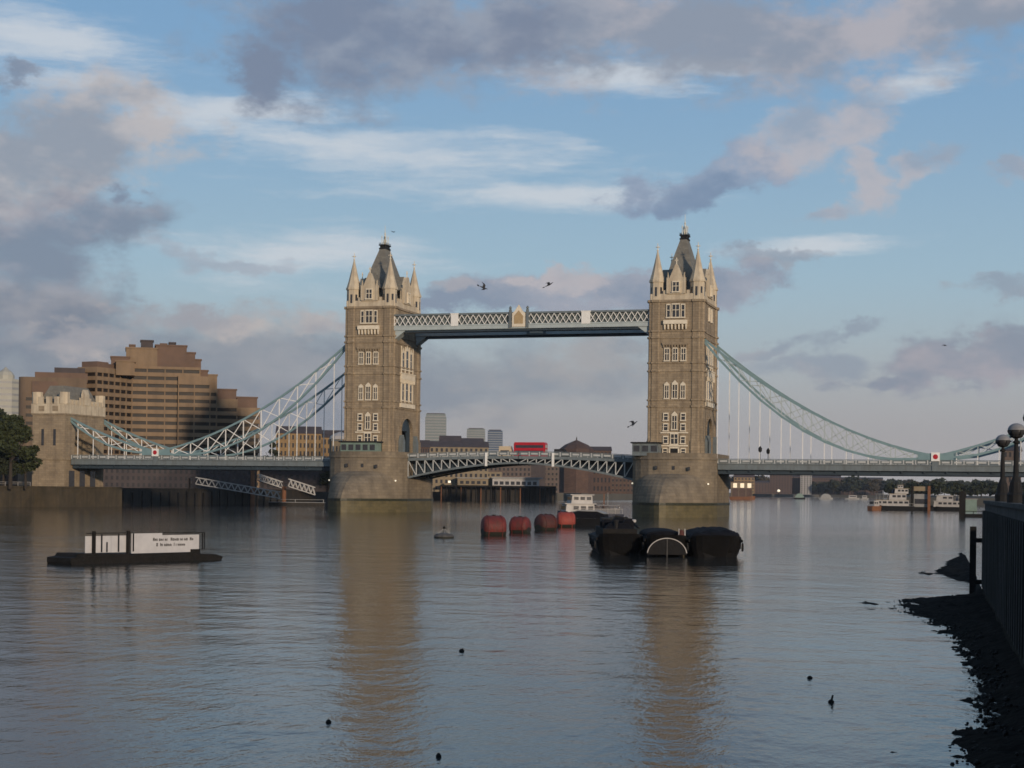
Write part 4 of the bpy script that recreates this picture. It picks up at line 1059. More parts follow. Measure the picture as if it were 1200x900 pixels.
def jetty_house():
    d = 930.; root = thing('jetty_building', 'low cream building on a dark piled jetty seen under the opening span', 'building', ground(585, d), bearing(585, 0))
    k = d / FPX; X = lambda px: (px - 585) * k; z = lambda py: at(585, py, d).z
    MB().box(X(516), X(652), 0, 14, z(571), z(569)).build('jetty_deck', timber, root)
    MB().box(X(536), X(572), 2, 10, z(569), z(561)).build('wall', cream, root)
    MB().box(X(577), X(632), 2.5, 10, z(569), z(560.5)).build('wall', boatwhite, root)
    MB().box(X(535), X(573), 1.4, 10.6, z(561), z(560)).box(X(576), X(636), 1.6, 10.6, z(560.5), z(559)).build('roof', boatgrey, root)
    MB().box(X(549), X(588), 12, 16, z(569), z(553)).build('upper_wall', cream, root)
    for a in range(5): MB().box(X(539 + a * 6.6), X(543 + a * 6.6), 1.95, 2.0, z(567.5), z(564)).build('window', glassdark, root)
    for a in range(8): MB().box(X(579 + a * 6.5), X(583.5 + a * 6.5), 2.45, 2.5, z(568), z(564)).build('window', glassdark, root)
    for a in range(6): MB().box(X(551 + a * 6.1), X(555 + a * 6.1), 11.95, 12, z(558), z(555)).build('window', glassdark, root)
    for a in range(24): MB().tube((X(517 + a * 5.8), .4 + (a % 3) * 2, -1), (X(517 + a * 5.8), .4 + (a % 3) * 2, z(570.5)), .38, .35, 6).build('pile', timber if a % 4 else rusty, root)
    MB().box(X(516), X(652), 8, 8.3, -1, z(570.5)).build('quay_backing', quaydark, root)
    MB().box(X(525), X(528), 1, 1.4, z(566.5), z(564)).build('jetty_lamp', lamplit, root)
jetty_house()
def bell_roof():
    d = 800.; root = thing('pavilion', 'dark brown pyramid roofed building above the opening span ahead of the red bus', 'building', ground(675, d, 5.2), bearing(675))
    k = d / FPX; H = at(675, 530, d).z - 5.2; T = at(675, 515.5, d).z - 5.2
    MB().lathe([(8.2, 0), (8.2, H)], 8).build('wall', redbrick, root)
    MB().lathe([(8.7, H), (8.2, H + 1.6), (5.6, H + 3.6), (2.0, T - .8), (.1, T)], 8).build('roof', roofbrown, root)
    MB().lathe([(.3, T - .4), (.3, T + .6), (.05, T + 1.6)], 6).build('roof_finial', roofdark, root)
bell_roof()
simple_building('warehouse', 'low dark roofed building beyond the opening span between the bus and the pavilion', 690, 716, 528, 860, redbrick, 5, 6, roofdark, 2.2, 12)
def crane():
    d = 900.; root = thing('loading_crane', 'rust brown timber loading gantry behind the cruise boat', 'crane', ground(694, d), bearing(694))
    k = d / FPX; z = lambda py: at(694, py, d).z
    m = MB()
    for x in (-6.5, 6.5):
        for y in (0, 5): m.bar((x, y, -1), (x, y, z(553)), .5)
    for x in (-6.5, 0): m.bar((x, 0, z(566)), (x + 6.5, 0, z(555)), .3)
    m.build('gantry_frame', rusty, root)
    MB().box(-7.2, 7.2, -.5, 5.5, z(566), z(551)).build('cladding', roofbrown, root)
    MB().extr([(-7.6, z(551)), (7.6, z(551)), (0, z(548))], -.8, 5.8).build('roof', roofbrown, root)
crane()
# distant towers
def office(px0, px1, ytop, d, label, m, taper=0.0, band=0):
    pc = (px0 + px1) / 2; k = d / FPX; hw = (px1 - px0) / 2 * k; H = at(pc, ytop, d).z - 5.2
    root = thing('office_tower', label, 'office tower', ground(pc, d, 5.2), bearing(pc, 0), 'far office towers on the skyline')
    w = MB().prism([(-hw, 0), (hw, 0), (hw, 2 * hw), (-hw, 2 * hw)], 0, H * .62)
    w.prism([(-hw + taper, taper), (hw - taper, taper), (hw - taper, 2 * hw - taper), (-hw + taper, 2 * hw - taper)], H * .62, H * .96)
    w.prism([(-hw + 2 * taper, 2 * taper), (hw - 2 * taper, 2 * taper), (hw - 2 * taper, 2 * hw - 2 * taper), (-hw + 2 * taper, 2 * hw - 2 * taper)], H * .96, H)
    w.build('facade', m, root)
    MB().box(-hw * .8, hw * .8, hw * .4, hw * 1.6, H, H + 2).build('roof_plant', roofdark, root)
    n = 26
    for i in range(1, n):
        z = H * i / n; tp = 0 if z < H * .62 else taper if z < H * .96 else 2 * taper
        MB().box(-hw + tp + .5, hw - tp - .5, tp - .4, tp + .2, z, z + H / n * .35).build('floor_band', boatgrey, root)
office(496.5, 523, 485, 3600, 'tall grey green office tower on the skyline beside the stone tower', officeglass, 1.6)
office(546, 568, 502.5, 3700, 'broad grey office tower on the skyline, middle of three', officeglass, .4)
office(570.5, 588.5, 504.5, 3300, 'blue glass office tower on the skyline behind the cream van', officeblue, .3)
def pale_tower():
    d = 1150.; root = thing('office_tower', 'pale office tower with small rounded top behind the trees', 'office tower', ground(5, d, 5.2), bearing(5))
    k = d / FPX; z = lambda py: at(5, py, d).z - 5.2
    MB().prism(octo(11), 0, z(445)).build('facade', palewall, root)
    MB().lathe([(6, z(445)), (6, z(440)), (4.5, z(436)), (2, z(433)), (.2, z(430))], 10).build('dome', palewall, root)
    for i in range(14): MB().prism(octo(11.05), z(450) - i * 4.2, z(450) - i * 4.2 + 1.5).build('window_row', boatgrey, root)
pale_tower()

# ------------------------------------------------------------------ trees
def tree(name, label, p, H, rad, m, leaves, group=None, leaf=.7, trunk=True, flat=1.0, parts=True):
    root = thing(name, label, 'tree', p, random.uniform(0, 6), group)
    if trunk:
        t = MB(); t.tube((0, 0, -.3), (.2, .1, H * .45), H * .022 + .12, H * .012 + .05, 8)
        for i in range(6):
            a = i * 1.05 + random.random(); t.tube((.15, .08, H * (.3 + .03 * i)), (rad * .65 * math.cos(a), rad * .65 * math.sin(a), H * (.55 + .05 * (i % 4))), H * .01 + .03, .05, 6)
        t.build('trunk', bark, root)
    c = MB(); cl = []
    for i in range(14):
        a = random.uniform(0, 6.28); r = rad * random.uniform(.15, .72); z = H * random.uniform(.38, .86)
        k = 1 - .45 * abs((z / H - .58) / .35); cl.append((r * math.cos(a) * k, r * math.sin(a) * k, z, rad * random.uniform(.24, .46)))
    for i in range(leaves):
        x, y, z, r = random.choice(cl)
        v = Vector((random.gauss(0, 1), random.gauss(0, 1), random.gauss(0, 1))).normalized() * r * random.uniform(.55, 1.08)
        q = Vector((x, y, z)) + Vector((v.x, v.y, v.z * .8 * flat))
        s = leaf * random.uniform(.5, 1.2)
        u = Vector((random.gauss(0, 1), random.gauss(0, 1), random.gauss(0, .6))).normalized(); w = u.cross(Vector((random.gauss(0, 1), random.gauss(0, 1), random.gauss(0, 1)))).normalized()
        c.add([q - u * s, q + w * s * .6, q + u * s, q - w * s * .6], [(0, 1, 2, 3)])
    me = bpy.data.meshes.new('crown'); me.from_pydata(c.v, [], c.f); me.materials.append(m)
    put('crown', me, root)
    return root
tree('broadleaf_tree', 'dense green tree at the edge of the picture in front of the shore tower', ground(12, 445, 5.2), 21.5, 6.8, leafm, 5200, leaf=.55)
tree('broadleaf_tree', 'dark bush like tree at the foot of the edge trees', ground(4, 448, 5.2), 11.5, 5.2, leafd, 2600, leaf=.5)
tree('broadleaf_tree', 'dark green tree behind the edge tree, reaching higher', ground(-2, 470, 5.2), 25, 6.5, leafd, 4200, leaf=.6)
tree('broadleaf_tree', 'low green tree between the edge tree and the shore tower', ground(30, 452, 5.2), 12.5, 4.6, leafm, 2600, leaf=.5)
tree('broadleaf_tree', 'dark green tree behind the chain between hotel and yellow warehouse', ground(318, 650, 5.2), 21, 3.6, leafd, 2200, leaf=.55)
tree('broadleaf_tree', 'bushy tree seen under the side span near the gangways', ground(385, 640, 5.2), 8.5, 5.2, leafd, 1500, leaf=.5)

# far bank right of the bridge: trees and houses
far = []
for i in range(40):
    px = 862 + i * 7.6 + random.uniform(-3, 3); dd = 2560 + (i % 3) * 60 if px < 960 else 2700 + (i % 3) * 60
    if 902 < px < 936 or 938 < px < 950: continue
    if px > 955: dd = 2440 + (i % 3) * 30
    ytop = (557 if px < 905 else 565 if px < 990 else 562) + random.uniform(-2.5, 3)
    far.append((px, dd, at(px, ytop, dd).z - 5.2))
far.sort()
for i, (px, dd, H) in enumerate(far):
    tree('broadleaf_tree', f'{ORD[i]} distant tree along the far bank counting from the bridge pier', ground(px, dd, 5.2), H, 14 + random.uniform(-3, 5), random.choice((leafd, leafd, leafb)), 520, 'trees on the far bank', leaf=3.4, trunk=True)
simple_building('warehouse', 'tall brown brick warehouse on the far bank beyond the red houseboat', 902, 928, 556.5, 2500, redbrick, 8, 8, roofbrown, 5, 30)
simple_building('warehouse', 'dark brick warehouse on the far bank beside the white flats', 926, 940, 559, 2520, redbrick, 7, 5, roofdark, 4, 30)
simple_building('riverside_flats', 'narrow white riverside flats on the far bank', 938, 951, 557, 2480, boatwhite, 9, 4, None, 0, 20, win=(.6, .6))
simple_building('warehouse', 'dark red brick warehouse on the far bank behind small white boats', 950, 985, 560, 2560, redbrick, 6, 12, roofdark, 4, 30)
simple_building('warehouse', 'long low dark warehouse on the far bank behind the moored ferries', 984, 1034, 561.5, 2600, redbrick, 5, 16, roofdark, 3, 30)
simple_building('riverside_flats', 'brown riverside house on the far bank just beyond the pier and red houseboat', 860, 884, 559.5, 2500, yellowbrick, 5, 6, roofbrown, 5, 30)
simple_building('riverside_flats', 'dark low building on the far bank between two trees', 882, 902, 565.5, 2500, redbrick, 5, 6, roofdark, 3, 30)
for i in range(10):
    px = 1050 + i * 17 + random.uniform(-3, 3); dd = 1150 + (i % 3) * 40
    tree('broadleaf_tree', f'{ORD[i]} dark tree beyond the moored ferries counting towards the river wall lamps', ground(px, dd, 4.7), at(px, 566, dd).z - 4.7 + random.uniform(-1.5, 1.5), 8.5, leafd, 600, 'trees beyond the moored ferries', leaf=2.0)
struct(MB().prism([tuple(ground(1040, 1120)[:2]), tuple(ground(1125, 1085)[:2]), tuple(ground(1230, 1050)[:2]), tuple(ground(1235, 1300)[:2]), tuple(ground(1040, 1300)[:2])], -2, 4.7).build('far_quay_ground', landm))
simple_building('riverside_flats', 'pinkish brick house beyond the deck beside the lamps', 1176, 1196, 528, 520, pinkbrick, 6, 4, roofdark, 1.5, 12, z0=4.7)

# ------------------------------------------------------------------ boats and things afloat
def hull_mesh(L, B, H, bow=.28, flare=.86, stern=.9, sheer=.35, zb=-.6):
    secs = []
    for i in range(15):
        t = i / 14; x = -L / 2 + L * t
        wd = 1.0 if t < 1 - bow else max(.02, 1 - ((t - (1 - bow)) / bow) ** 2.0)
        if t < .12: wd *= stern + (1 - stern) * t / .12
        w = B / 2 * wd; z1 = H + sheer * max(0, (t - .55) / .45) ** 2 * H
        secs.append([(x, -w, z1), (x - 0, -w * flare, zb), (x, w * flare, zb), (x, w, z1)])
    return MB().loft(secs)
def boat(name, label, p, rz, L, B, H, hullm, decks, superm, group=None, cat='boat', bow=.28, roofm=None, mast=None, glass=None, rail=True):
    """decks: list of (x0, x1, half width, z0, z1, window pitch)"""
    root = thing(name, label, cat, p, rz, group)
    hull_mesh(L, B, H, bow).build('hull', hullm, root)
    MB().prism([(-L / 2 + .2, -B / 2 + .25), (L * .22, -B / 2 + .25), (L * .40, 0), (L * .22, B / 2 - .25), (-L / 2 + .2, B / 2 - .25)], H - .12, H + .03).build('deck', boatgrey, root)
    for x0, x1, hw, z0, z1, pw in decks:
        co = MB().prism([(x0, -hw), (x1, -hw), (x1, hw), (x0, hw)], z0, z1, [(x0 + .1, -hw + .08), (x1 - .25, -hw + .08), (x1 - .25, hw - .08), (x0 + .1, hw - .08)]).build('cabin', superm, root)
        MB().box(x0 - .3, x1 + .2, -hw - .2, hw + .2, z1, z1 + .14).build('cabin_roof', roofm or superm, co)
        if pw:
            n = max(1, int((x1 - x0 - .4) / pw)); zz0, zz1 = z0 + (z1 - z0) * .42, z0 + (z1 - z0) * .80
            for i in range(n):
                a = x0 + .3 + i * pw
                b = MB()
                for y in (-1, 1): b.box(a, a + pw * .7, y * hw - .03, y * hw + .03, zz0, zz1)
                b.build('window', glass or glassdark, co)
            MB().box(x1 - .12, x1 + .02, -hw * .8, hw * .8, zz0, zz1).box(x0 - .02, x0 + .12, -hw * .8, hw * .8, zz0, zz1).build('end_window', glass or glassdark, co)
    if rail:
        r = MB()
        for y in (-1, 1):
            r.bar((-L / 2 + .3, y * (B / 2 - .15), H + 1.0), (L * .22, y * (B / 2 - .15), H + 1.0), .06)
            for i in range(7): r.bar((-L / 2 + .3 + i * (L * .72) / 6.2, y * (B / 2 - .15), H), (-L / 2 + .3 + i * (L * .72) / 6.2, y * (B / 2 - .15), H + 1.0), .05)
        r.build('railing', boatwhite, root)
    if mast: MB().tube((mast[0], 0, H), (mast[0], 0, mast[1]), .09, .05, 6).bar((mast[0], -.8, mast[1] - 1), (mast[0], .8, mast[1] - 1), .08).build('mast', boatgrey, root)
    return root
# pleasure boats between the piers
cb = boat('pleasure_boat', 'white and navy pleasure boat with two decks behind the red buoys', ground(691, 332), bearing(691, 0) + math.pi + .25, 13.2, 4.6, 1.7, navy,
     [(-.6, 5.4, 2.0, 1.7, 3.6, 1.5), (-.2, 4.2, 1.8, 3.75, 5.4, 1.3)], boatwhite, cat='boat', mast=(-3.8, 6.0))
MB().box(-5.8, -.9, -2.0, 2.0, 3.3, 3.5).box(-5.8, -5.6, -2, -1.8, 1.7, 3.3).box(-3.4, -3.2, -2, -1.8, 1.7, 3.3).box(-5.8, -5.6, 1.8, 2, 1.7, 3.3).build('awning', navy, cb)
MB().box(-5.8, -.9, -2.05, -2.0, 1.7, 2.7).box(-5.8, -.9, 2.0, 2.05, 1.7, 2.7).build('bulwark', navy, cb)
wb = boat('work_boat', 'dark work boat with a pale curved roof in front of the white pleasure boat', ground(695, 297), bearing(695, 0) - .3, 8.6, 3.0, 1.35, blackhull,
     [], boatwhite, cat='boat', rail=False)
MB().extr([(-3.6, 1.35), (2.7, 1.35), (2.4, 2.15), (1.2, 2.55), (-2.4, 2.6), (-3.6, 2.3)], -1.25, 1.25).build('canopy', tarp, wb)
MB().extr([(-3.7, 2.34), (-2.4, 2.66), (1.2, 2.61), (2.5, 2.15), (2.55, 2.25), (1.2, 2.75), (-2.4, 2.82), (-3.7, 2.5)], -1.35, 1.35).build('canopy_roof', boatgrey, wb)

# moored ferries
F = 660.
f1 = boat('ferry', 'white three deck ferry moored at the brown piles', ground(1045, F), bearing(1045, 4) + math.pi, 17.5, 5.2, 1.7, blackhull,
     [(-6.6, 6.4, 2.3, 1.7, 4.0, 2.1), (-5.6, 1.2, 2.1, 4.15, 6.5, 1.9), (-6.4, -1.0, 1.7, 6.65, 8.6, 1.4), (-4.4, -2.2, 1.2, 8.8, 10.0, .9)], boatwhite, 'ferries moored beyond the bridge', roofm=cream, mast=(-4.0, 12.6))
MB().box(1.6, 6.2, -2.2, 2.2, 6.3, 6.5).build('awning', boatgrey, f1)
for x in (1.8, 3.3, 4.7, 6.0):
    for y in (-2.1, 2.1): MB().box(x - .06, x + .06, y - .06, y + .06, 4.1, 6.3).build('awning_post', boatgrey, f1)
MB().tube((-.4, 0, 6.6), (-.8, 0, 8.4), .55, .5, 10).build('funnel', navy, f1)
for x in (-2.6, .4): MB().loft([[(x + dx, -2.55 + w_ * .35 * math.cos(t), 5.0 + w_ * .35 * math.sin(t)) for t in [R(k * 45) for k in range(8)]] for dx, w_ in ((-1.0, .15), (-.6, .9), (.6, .9), (1.0, .15))]).build('lifeboat', buoyorange, f1)
f2 = boat('ferry', 'grey white two deck ferry moored beside the green pontoon', ground(1110, F + 10), bearing(1110, -3) + math.pi, 14.0, 5.0, 1.5, blackhull,
     [(-6.0, 5.2, 2.2, 1.5, 3.8, 1.9), (-2.5, 4.2, 2.0, 3.95, 6.0, 2.2)], boatwhite, 'ferries moored beyond the bridge', mast=(2.6, 9.2))
MB().box(-6.2, -2.6, -2.1, 2.1, 6.0, 6.15).build('awning', boatwhite, f2)
for x in (-6.0, -4.6, -3.2):
    for y in (-2.0, 2.0): MB().box(x - .06, x + .06, y - .06, y + .06, 3.9, 6.0).build('awning_post', boatgrey, f2)
MB().box(-5.6, -3.4, -1.4, 1.4, 3.9, 5.0).build('deck_seats', navy, f2)
boat('motor_boat', 'small white domed launch moored ahead of the three deck ferry', ground(1026, F - 6), bearing(1026, 50), 6.5, 3.0, 1.6, rusty, [(-2.2, 1.0, 1.3, 1.6, 3.6, 1.2)], boatwhite)
def ferry_pier():
    root = thing('floating_pier', 'brown floating pier house with cream canopy between the two ferries', 'pier', ground(1081, F + 4), bearing(1081))
    k = F / FPX
    MB().box(-4.5, 4.5, -3, 3, -.5, 1.4).build('pontoon_hull', blackhull, root)
    MB().box(-3.2, 2.6, -2, 2, 1.4, 6.6).build('pier_house', boatgrey, root)
    MB().box(-3.4, 3.0, -2.4, 2.4, 7.8, 9.6).build('canopy', cream, root)
    MB().box(-3.0, 2.4, -2.03, -2, 2.6, 4.6).build('window', glassdark, root)
    for x in (-4.0, 2.6): MB().box(x - .55, x + .55, -3.6, -2.6, -1, 9.8).build('pile', rusty if x > 0 else timber, root)
ferry_pier()
def green_pontoon():
    root = thing('landing_pontoon', 'faded green landing pontoon beyond the grey white ferry', 'pontoon', ground(1136, F + 20), bearing(1136))
    MB().box(-2.6, 3.2, -1.6, 1.6, -.5, 1.2).build('hull', greenpaint, root)
    MB().box(-2.4, 3.0, -1.4, 1.4, 1.2, 4.6).build('shelter', greenpaint, root)
    MB().box(-2.8, 3.4, -1.7, 1.7, 4.6, 4.9).build('roof', boatgrey, root)
green_pontoon()
def houseboat():
    d = 1500.; root = thing('houseboat', 'red brown boathouse vessel with three lit windows beside the pier', 'boat', ground(870, d), bearing(870))
    k = d / FPX
    hull_mesh(23, 7, 2.6, .2).build('hull', rusty, root)
    MB().box(-10.5, 9.0, -2.8, 2.8, 2.6, 10.2).build('cabin', redbrick, root)
    MB().box(-11, 9.6, -3.2, 3.2, 15.6, 16.2).build('roof', roofbrown, root)
    MB().box(-10.5, 9.0, -2.7, 2.7, 10.2, 15.6).build('upper_cabin', cream, root)
    for x in (-6.6, -.2, 6.2): MB().box(x - 1.7, x + 1.7, -2.78, -2.7, 10.7, 14.8).build('lit_window', litwin, root)
    for x in (-9.6, -3.2, 3.2, 8.8): MB().box(x - .2, x + .2, -3.1, -2.8, 2.6, 10).build('deck_post', cream, root)
houseboat()
for px, d, L, lb, m, dome in ((937, 1750, 12, 'small dark boat with pale hooped cover on the far water', greenpaint, True), (968, 1800, 15, 'small grey boat with domed cover on the far water', boatgrey, True), (999, 1850, 16, 'low white boat moored beside the far bank', boatwhite, False), (1013, 1800, 9, 'tiny white boat next to the moored launch', boatwhite, False)):
    root = thing('motor_boat', lb, 'boat', ground(px, d), bearing(px, 5))
    hull_mesh(L, 4, 1.6, .3).build('hull', blackhull if m is greenpaint else boatgrey, root)
    if dome: MB().extr([(L * .38 * math.cos(t), 1.6 + 4.6 * math.sin(t)) for t in [math.pi * i / 10 for i in range(11)]], -1.7, 1.7).build('cover', m, root)
    else:
        MB().box(-L * .25, L * .3, -1.6, 1.6, 1.6, 4.6).build('cabin', m, root); MB().box(-L * .2, L * .25, -1.65, -1.6, 2.8, 3.9).build('window', glassdark, root)
def bank_light(px, py, d):
    p = at(px, py, d); root = thing('bank_lamp', 'small bright lit lamp at the water edge of the far bank', 'lamp', (p.x, p.y, 3))
    MB().tube((0, 0, -4), (0, 0, p.z - 3), .5, .5, 6).build('post', timber, root)
    MB().lathe([(.2, p.z - 4.6), (2.0, p.z - 3.4), (2.2, p.z - 2.6), (1.6, p.z - 1.4), (.1, p.z - .6)], 8).build('lamp_head', lamplit, root)
bank_light(912.5, 575.5, 2300)

# red mooring buoys in a row
def buoy(p, label, m, D, rz, roll=0):
    root = thing('mooring_buoy', label, 'buoy', p, rz, 'red mooring buoys')
    r = D / 2; w = r * .95; zc = r * .62
    prof = [(.12, -w), (r * .72, -w), (r * .93, -w * .86), (r, -w * .6), (r, w * .6), (r * .93, w * .86), (r * .72, w), (.12, w)]
    vs, fs = [], []; n = 20
    for a, y in prof: vs += [(y, a * math.cos(2 * math.pi * i / n), zc + a * math.sin(2 * math.pi * i / n)) for i in range(n)]
    for k in range(len(prof) - 1): fs += [(k * n + i, k * n + (i + 1) % n, (k + 1) * n + (i + 1) % n, (k + 1) * n + i) for i in range(n)]
    fs += [tuple(range(n)), tuple((len(prof) - 1) * n + i for i in range(n))]
    MB().add(vs, fs).build('drum', m, root, smooth=True)
    # weed-dark band around the waterline: a thin sleeve
    sl = MB(); m0 = []
    for a, y in prof: m0.append([(y * 1.01, (a * 1.012) * math.cos(t), zc + (a * 1.012) * math.sin(t)) for t in [R(200 + 140 * i / 10) for i in range(11)]])
    vs = [p_ for c in m0 for p_ in c]; sl.add(vs, [(k * 11 + i, k * 11 + i + 1, (k + 1) * 11 + i + 1, (k + 1) * 11 + i) for k in range(len(m0) - 1) for i in range(10)])
    sl.build('weed_band', weed, root)
    MB().lathe([(.12, zc + r * .98), (.3, zc + r * 1.0), (.3, zc + r * 1.06), (.1, zc + r * 1.08)], 8).build('mooring_eye', ironblack, root)
    tr = MB()
    for q in (-1, 1):
        for i in range(20): tr.bar((q * w * .6, r * 1.015 * math.cos(2 * math.pi * i / 20), zc + r * 1.015 * math.sin(2 * math.pi * i / 20)), (q * w * .6, r * 1.015 * math.cos(2 * math.pi * (i + 1) / 20), zc + r * 1.015 * math.sin(2 * math.pi * (i + 1) / 20)), .1)
    tr.build('drum_hoop', m, root)
buoy(ground(579, 229), 'biggest faded red drum buoy at the open water end of the row', buoyred, 3.35, bearing(579, 12))
buoy(ground(610, 244), 'faded red drum buoy second in the row from open water', buoyred, 2.9, bearing(610, -20))
buoy(ground(640, 261), 'dark red brown drum buoy lying low in the row', buoydark, 3.1, bearing(640, 35))
buoy(ground(663.5, 286), 'bright orange red drum buoy touching the work boat', buoyorange, 3.2, bearing(663, 8))
def small_buoy():
    root = thing('light_buoy', 'small low dark buoy with a short mast on the open water', 'buoy', ground(521, 214), 0)
    MB().lathe([(.9, -.4), (1.3, -.1), (1.3, .25), (1.05, .5), (.3, .62)], 14).build('float', buoygrey, root)
    MB().lathe([(1.31, -.2), (1.33, .05), (1.31, .12)], 14).build('weed_band', weed, root)
    MB().tube((0, 0, .5), (0, 0, 1.35), .09, .06, 6).lathe([(.16, 1.15), (.18, 1.35), (.03, 1.5)], 8).build('mast', timber, root)
    m = MB()
    for i in range(4):
        a = i * math.pi / 2 + .4; m.bar((.8 * math.cos(a), .8 * math.sin(a), .5), (.1 * math.cos(a), .1 * math.sin(a), 1.1), .06)
    m.build('mast_stay', boatgrey, root)
small_buoy()

# three moored barges
def barge(px0, px1, d, label, kind, L=17.0):
    pc = (px0 + px1) / 2; k = d / FPX; B = (px1 - px0) * k; rz = bearing(pc, 0) + math.pi / 2 + .07
    root = thing('barge', label, 'barge', ground(pc, d, 0), rz, 'moored black barges')
    # local x away from the camera: the near end is at x = 0
    secs = []
    prof = ((1.0, 1.0), (1.03, .86), (1.0, .55), (.93, .2), (.80, -.15), (.5, -.5))     # half section: width, height
    for x, w, z1, rake in ((-.35, .50, 2.12, 1.3), (-.1, .74, 2.1, 1.15), (.5, .90, 2.04, .9), (1.4, .98, 1.95, .5), (2.8, 1.0, 1.86, .15), (L * .5, 1.0, 1.6, 0), (L - 2.4, 1.0, 1.65, 0), (L - .8, .86, 1.8, -.4), (L, .5, 1.9, -.8)):
        w *= B / 2
        sec = [(x + rake * (1 - max(h, 0)) * 1.2, -w * a, z1 * h) for a, h in prof] + [(x + rake * (1 - max(h, 0)) * 1.2, w * a, z1 * h) for a, h in reversed(prof)]
        secs.append(sec)
    MB().loft(secs).build('hull', blackhull, root, smooth=False)
    rub = MB()
    for q in (-1, 1): rub.box(.4, L - .4, q * B / 2 * 1.0 - .06, q * B / 2 + .06, 1.45, 1.7)
    rub.build('rubbing_strake', timber, root)
    ty = MB()
    for k in range(4):
        for q in (-1, 1):
            c0 = Vector((1.6 + k * 3.1, q * (B / 2 + .12), .95 + .12 * (k % 2)))
            for i in range(10): ty.bar(c0 + Vector((.34 * math.cos(i * .628), 0, .34 * math.sin(i * .628))), c0 + Vector((.34 * math.cos((i + 1) * .628), 0, .34 * math.sin((i + 1) * .628))), .16)
    ty.build('tyre_fenders', rubber, root)
    if kind == 'tarp':
        t = MB(); se = []
        for i in range(13):
            x = .6 + (L - 1.6) * i / 12; h = .80 + .16 * math.sin(i * 1.9 + .6) + (-.45 if i in (0, 12) else 0)
            se.append([(x + .1 * math.sin(j * 2.3 + i), B * .47 * math.cos(a), 1.72 + h * max(0, math.sin(a)) ** .5 * (1 + .12 * math.sin(j * 1.7 + i * 2.1) - .14 * math.cos(a))) for j, a in [(j, math.pi * j / 16) for j in range(17)]])
        t.loft(se).build('tarpaulin', tarp, root, smooth=True)
    elif kind == 'gear':
        MB().box(1.2, L - 2, -B * .36, B * .36, 1.7, 2.55).build('hatch_coaming', timber, root)
        MB().prism([(2, -B * .3), (7, -B * .34), (7, B * .34), (2, B * .3)], 2.55, 3.1, [(2.6, -B * .2), (6.5, -B * .24), (6.5, B * .24), (2.6, B * .2)]).build('tarpaulin', tarp, root, smooth=False)
        MB().lathe([(.22, 1.7), (.22, 3.2), (.3, 3.22), (.3, 3.4)], 8, 2.2, .35).build('mooring_bollard', ironblack, root)
        MB().box(8, 11.5, -B * .3, B * .3, 2.55, 3.5).build('deck_house', ironblack, root)
        for cx_, cy_, cs_ in ((3.4, -1.0, .55), (4.4, 1.1, .5), (5.6, -.2, .7), (6.4, 1.2, .45), (3.2, .4, .35)):
            MB().loft([[(cx_ + cs_ * dx * r_, cy_ + cs_ * dy * r_, 2.9 + z_) for dx, dy in ((-1, -.9), (.9, -1), (1, .8), (.2, 1.1), (-.9, 1))] for r_, z_ in ((1, -.4), (1.05, cs_ * .5), (.6, cs_ * 1.05))]).build('covered_crate', tarp, root)
        w = MB()
        w.bar((11.5, -B * .28, 3.55), (4.5, -B * .45, 2.6), .16).bar((9, B * .0, 3.7), (9, -B * .42, 3.3), .2)
        w.build('boom', timber, root)
        for x, y in ((6.5, -.5), (7.2, -1.3), (8.2, -1.9)): MB().lathe([(.1, 3.05), (.24, 3.1), (.24, 3.35), (.1, 3.4)], 8, x, y).build('white_fender', boatwhite, root)
    else:
        # open hold seen end on under a pale hoop
        hp = MB(); R_ = B * .46
        for i in range(16):
            a0, a1 = math.pi * (i + .6) / 17.2, math.pi * (i + 1.6) / 17.2
            hp.bar((-.72, R_ * math.cos(a0), .2 + R_ * .84 * math.sin(a0)), (-.72, R_ * math.cos(a1), .2 + R_ * .84 * math.sin(a1)), .07, .085)
        hp.build('bow_hoop', boatwhite, root)
        MB().box(-.76, -.68, -.04, .04, 0, .2 + R_ * .82).build('bow_stem', buoygrey, root)
        pl = [(R_ * math.cos(a), .2 + R_ * .82 * math.sin(a)) for a in [math.pi * i / 14 for i in range(15)]]
        MB().loft([[(-.66, y, z) for y, z in pl], [(.9, y, z) for y, z in pl]]).build('bow_plate', blackhull, root)
        t = MB(); se = []
        for i in range(9):
            x = 1.6 + (L - 3) * i / 8
            se.append([(x, B * .46 * math.cos(a), 1.75 + (.62 + .14 * math.sin(i * 2.1)) * max(0, math.sin(a)) ** .55) for a in [math.pi * j / 10 for j in range(11)]])
        t.loft(se).build('tarpaulin', tarp, root, smooth=True)
        MB().lathe([(.3, 1.7), (.34, 2.1), (.2, 2.55), (.05, 2.6)], 10, 1.0, -B * .36).build('mooring_buoy_float', buoydark, root)
        for y in (-B * .30, -B * .44): MB().tube((.8, y, 1.7), (.9, y, 2.7), .07, .05, 6).build('deck_post', boatwhite, root)
    return root
b1 = barge(700.5, 756, 163, 'black barge with deck gear and hatch covers, moored next to the pleasure boats', 'gear')
b2 = barge(757, 807, 160.5, 'black barge with a white hoop on its bow between two others', 'hoop')
b3 = barge(809, 871, 160, 'black barge with a rounded black tarpaulin in front of the pier', 'tarp')
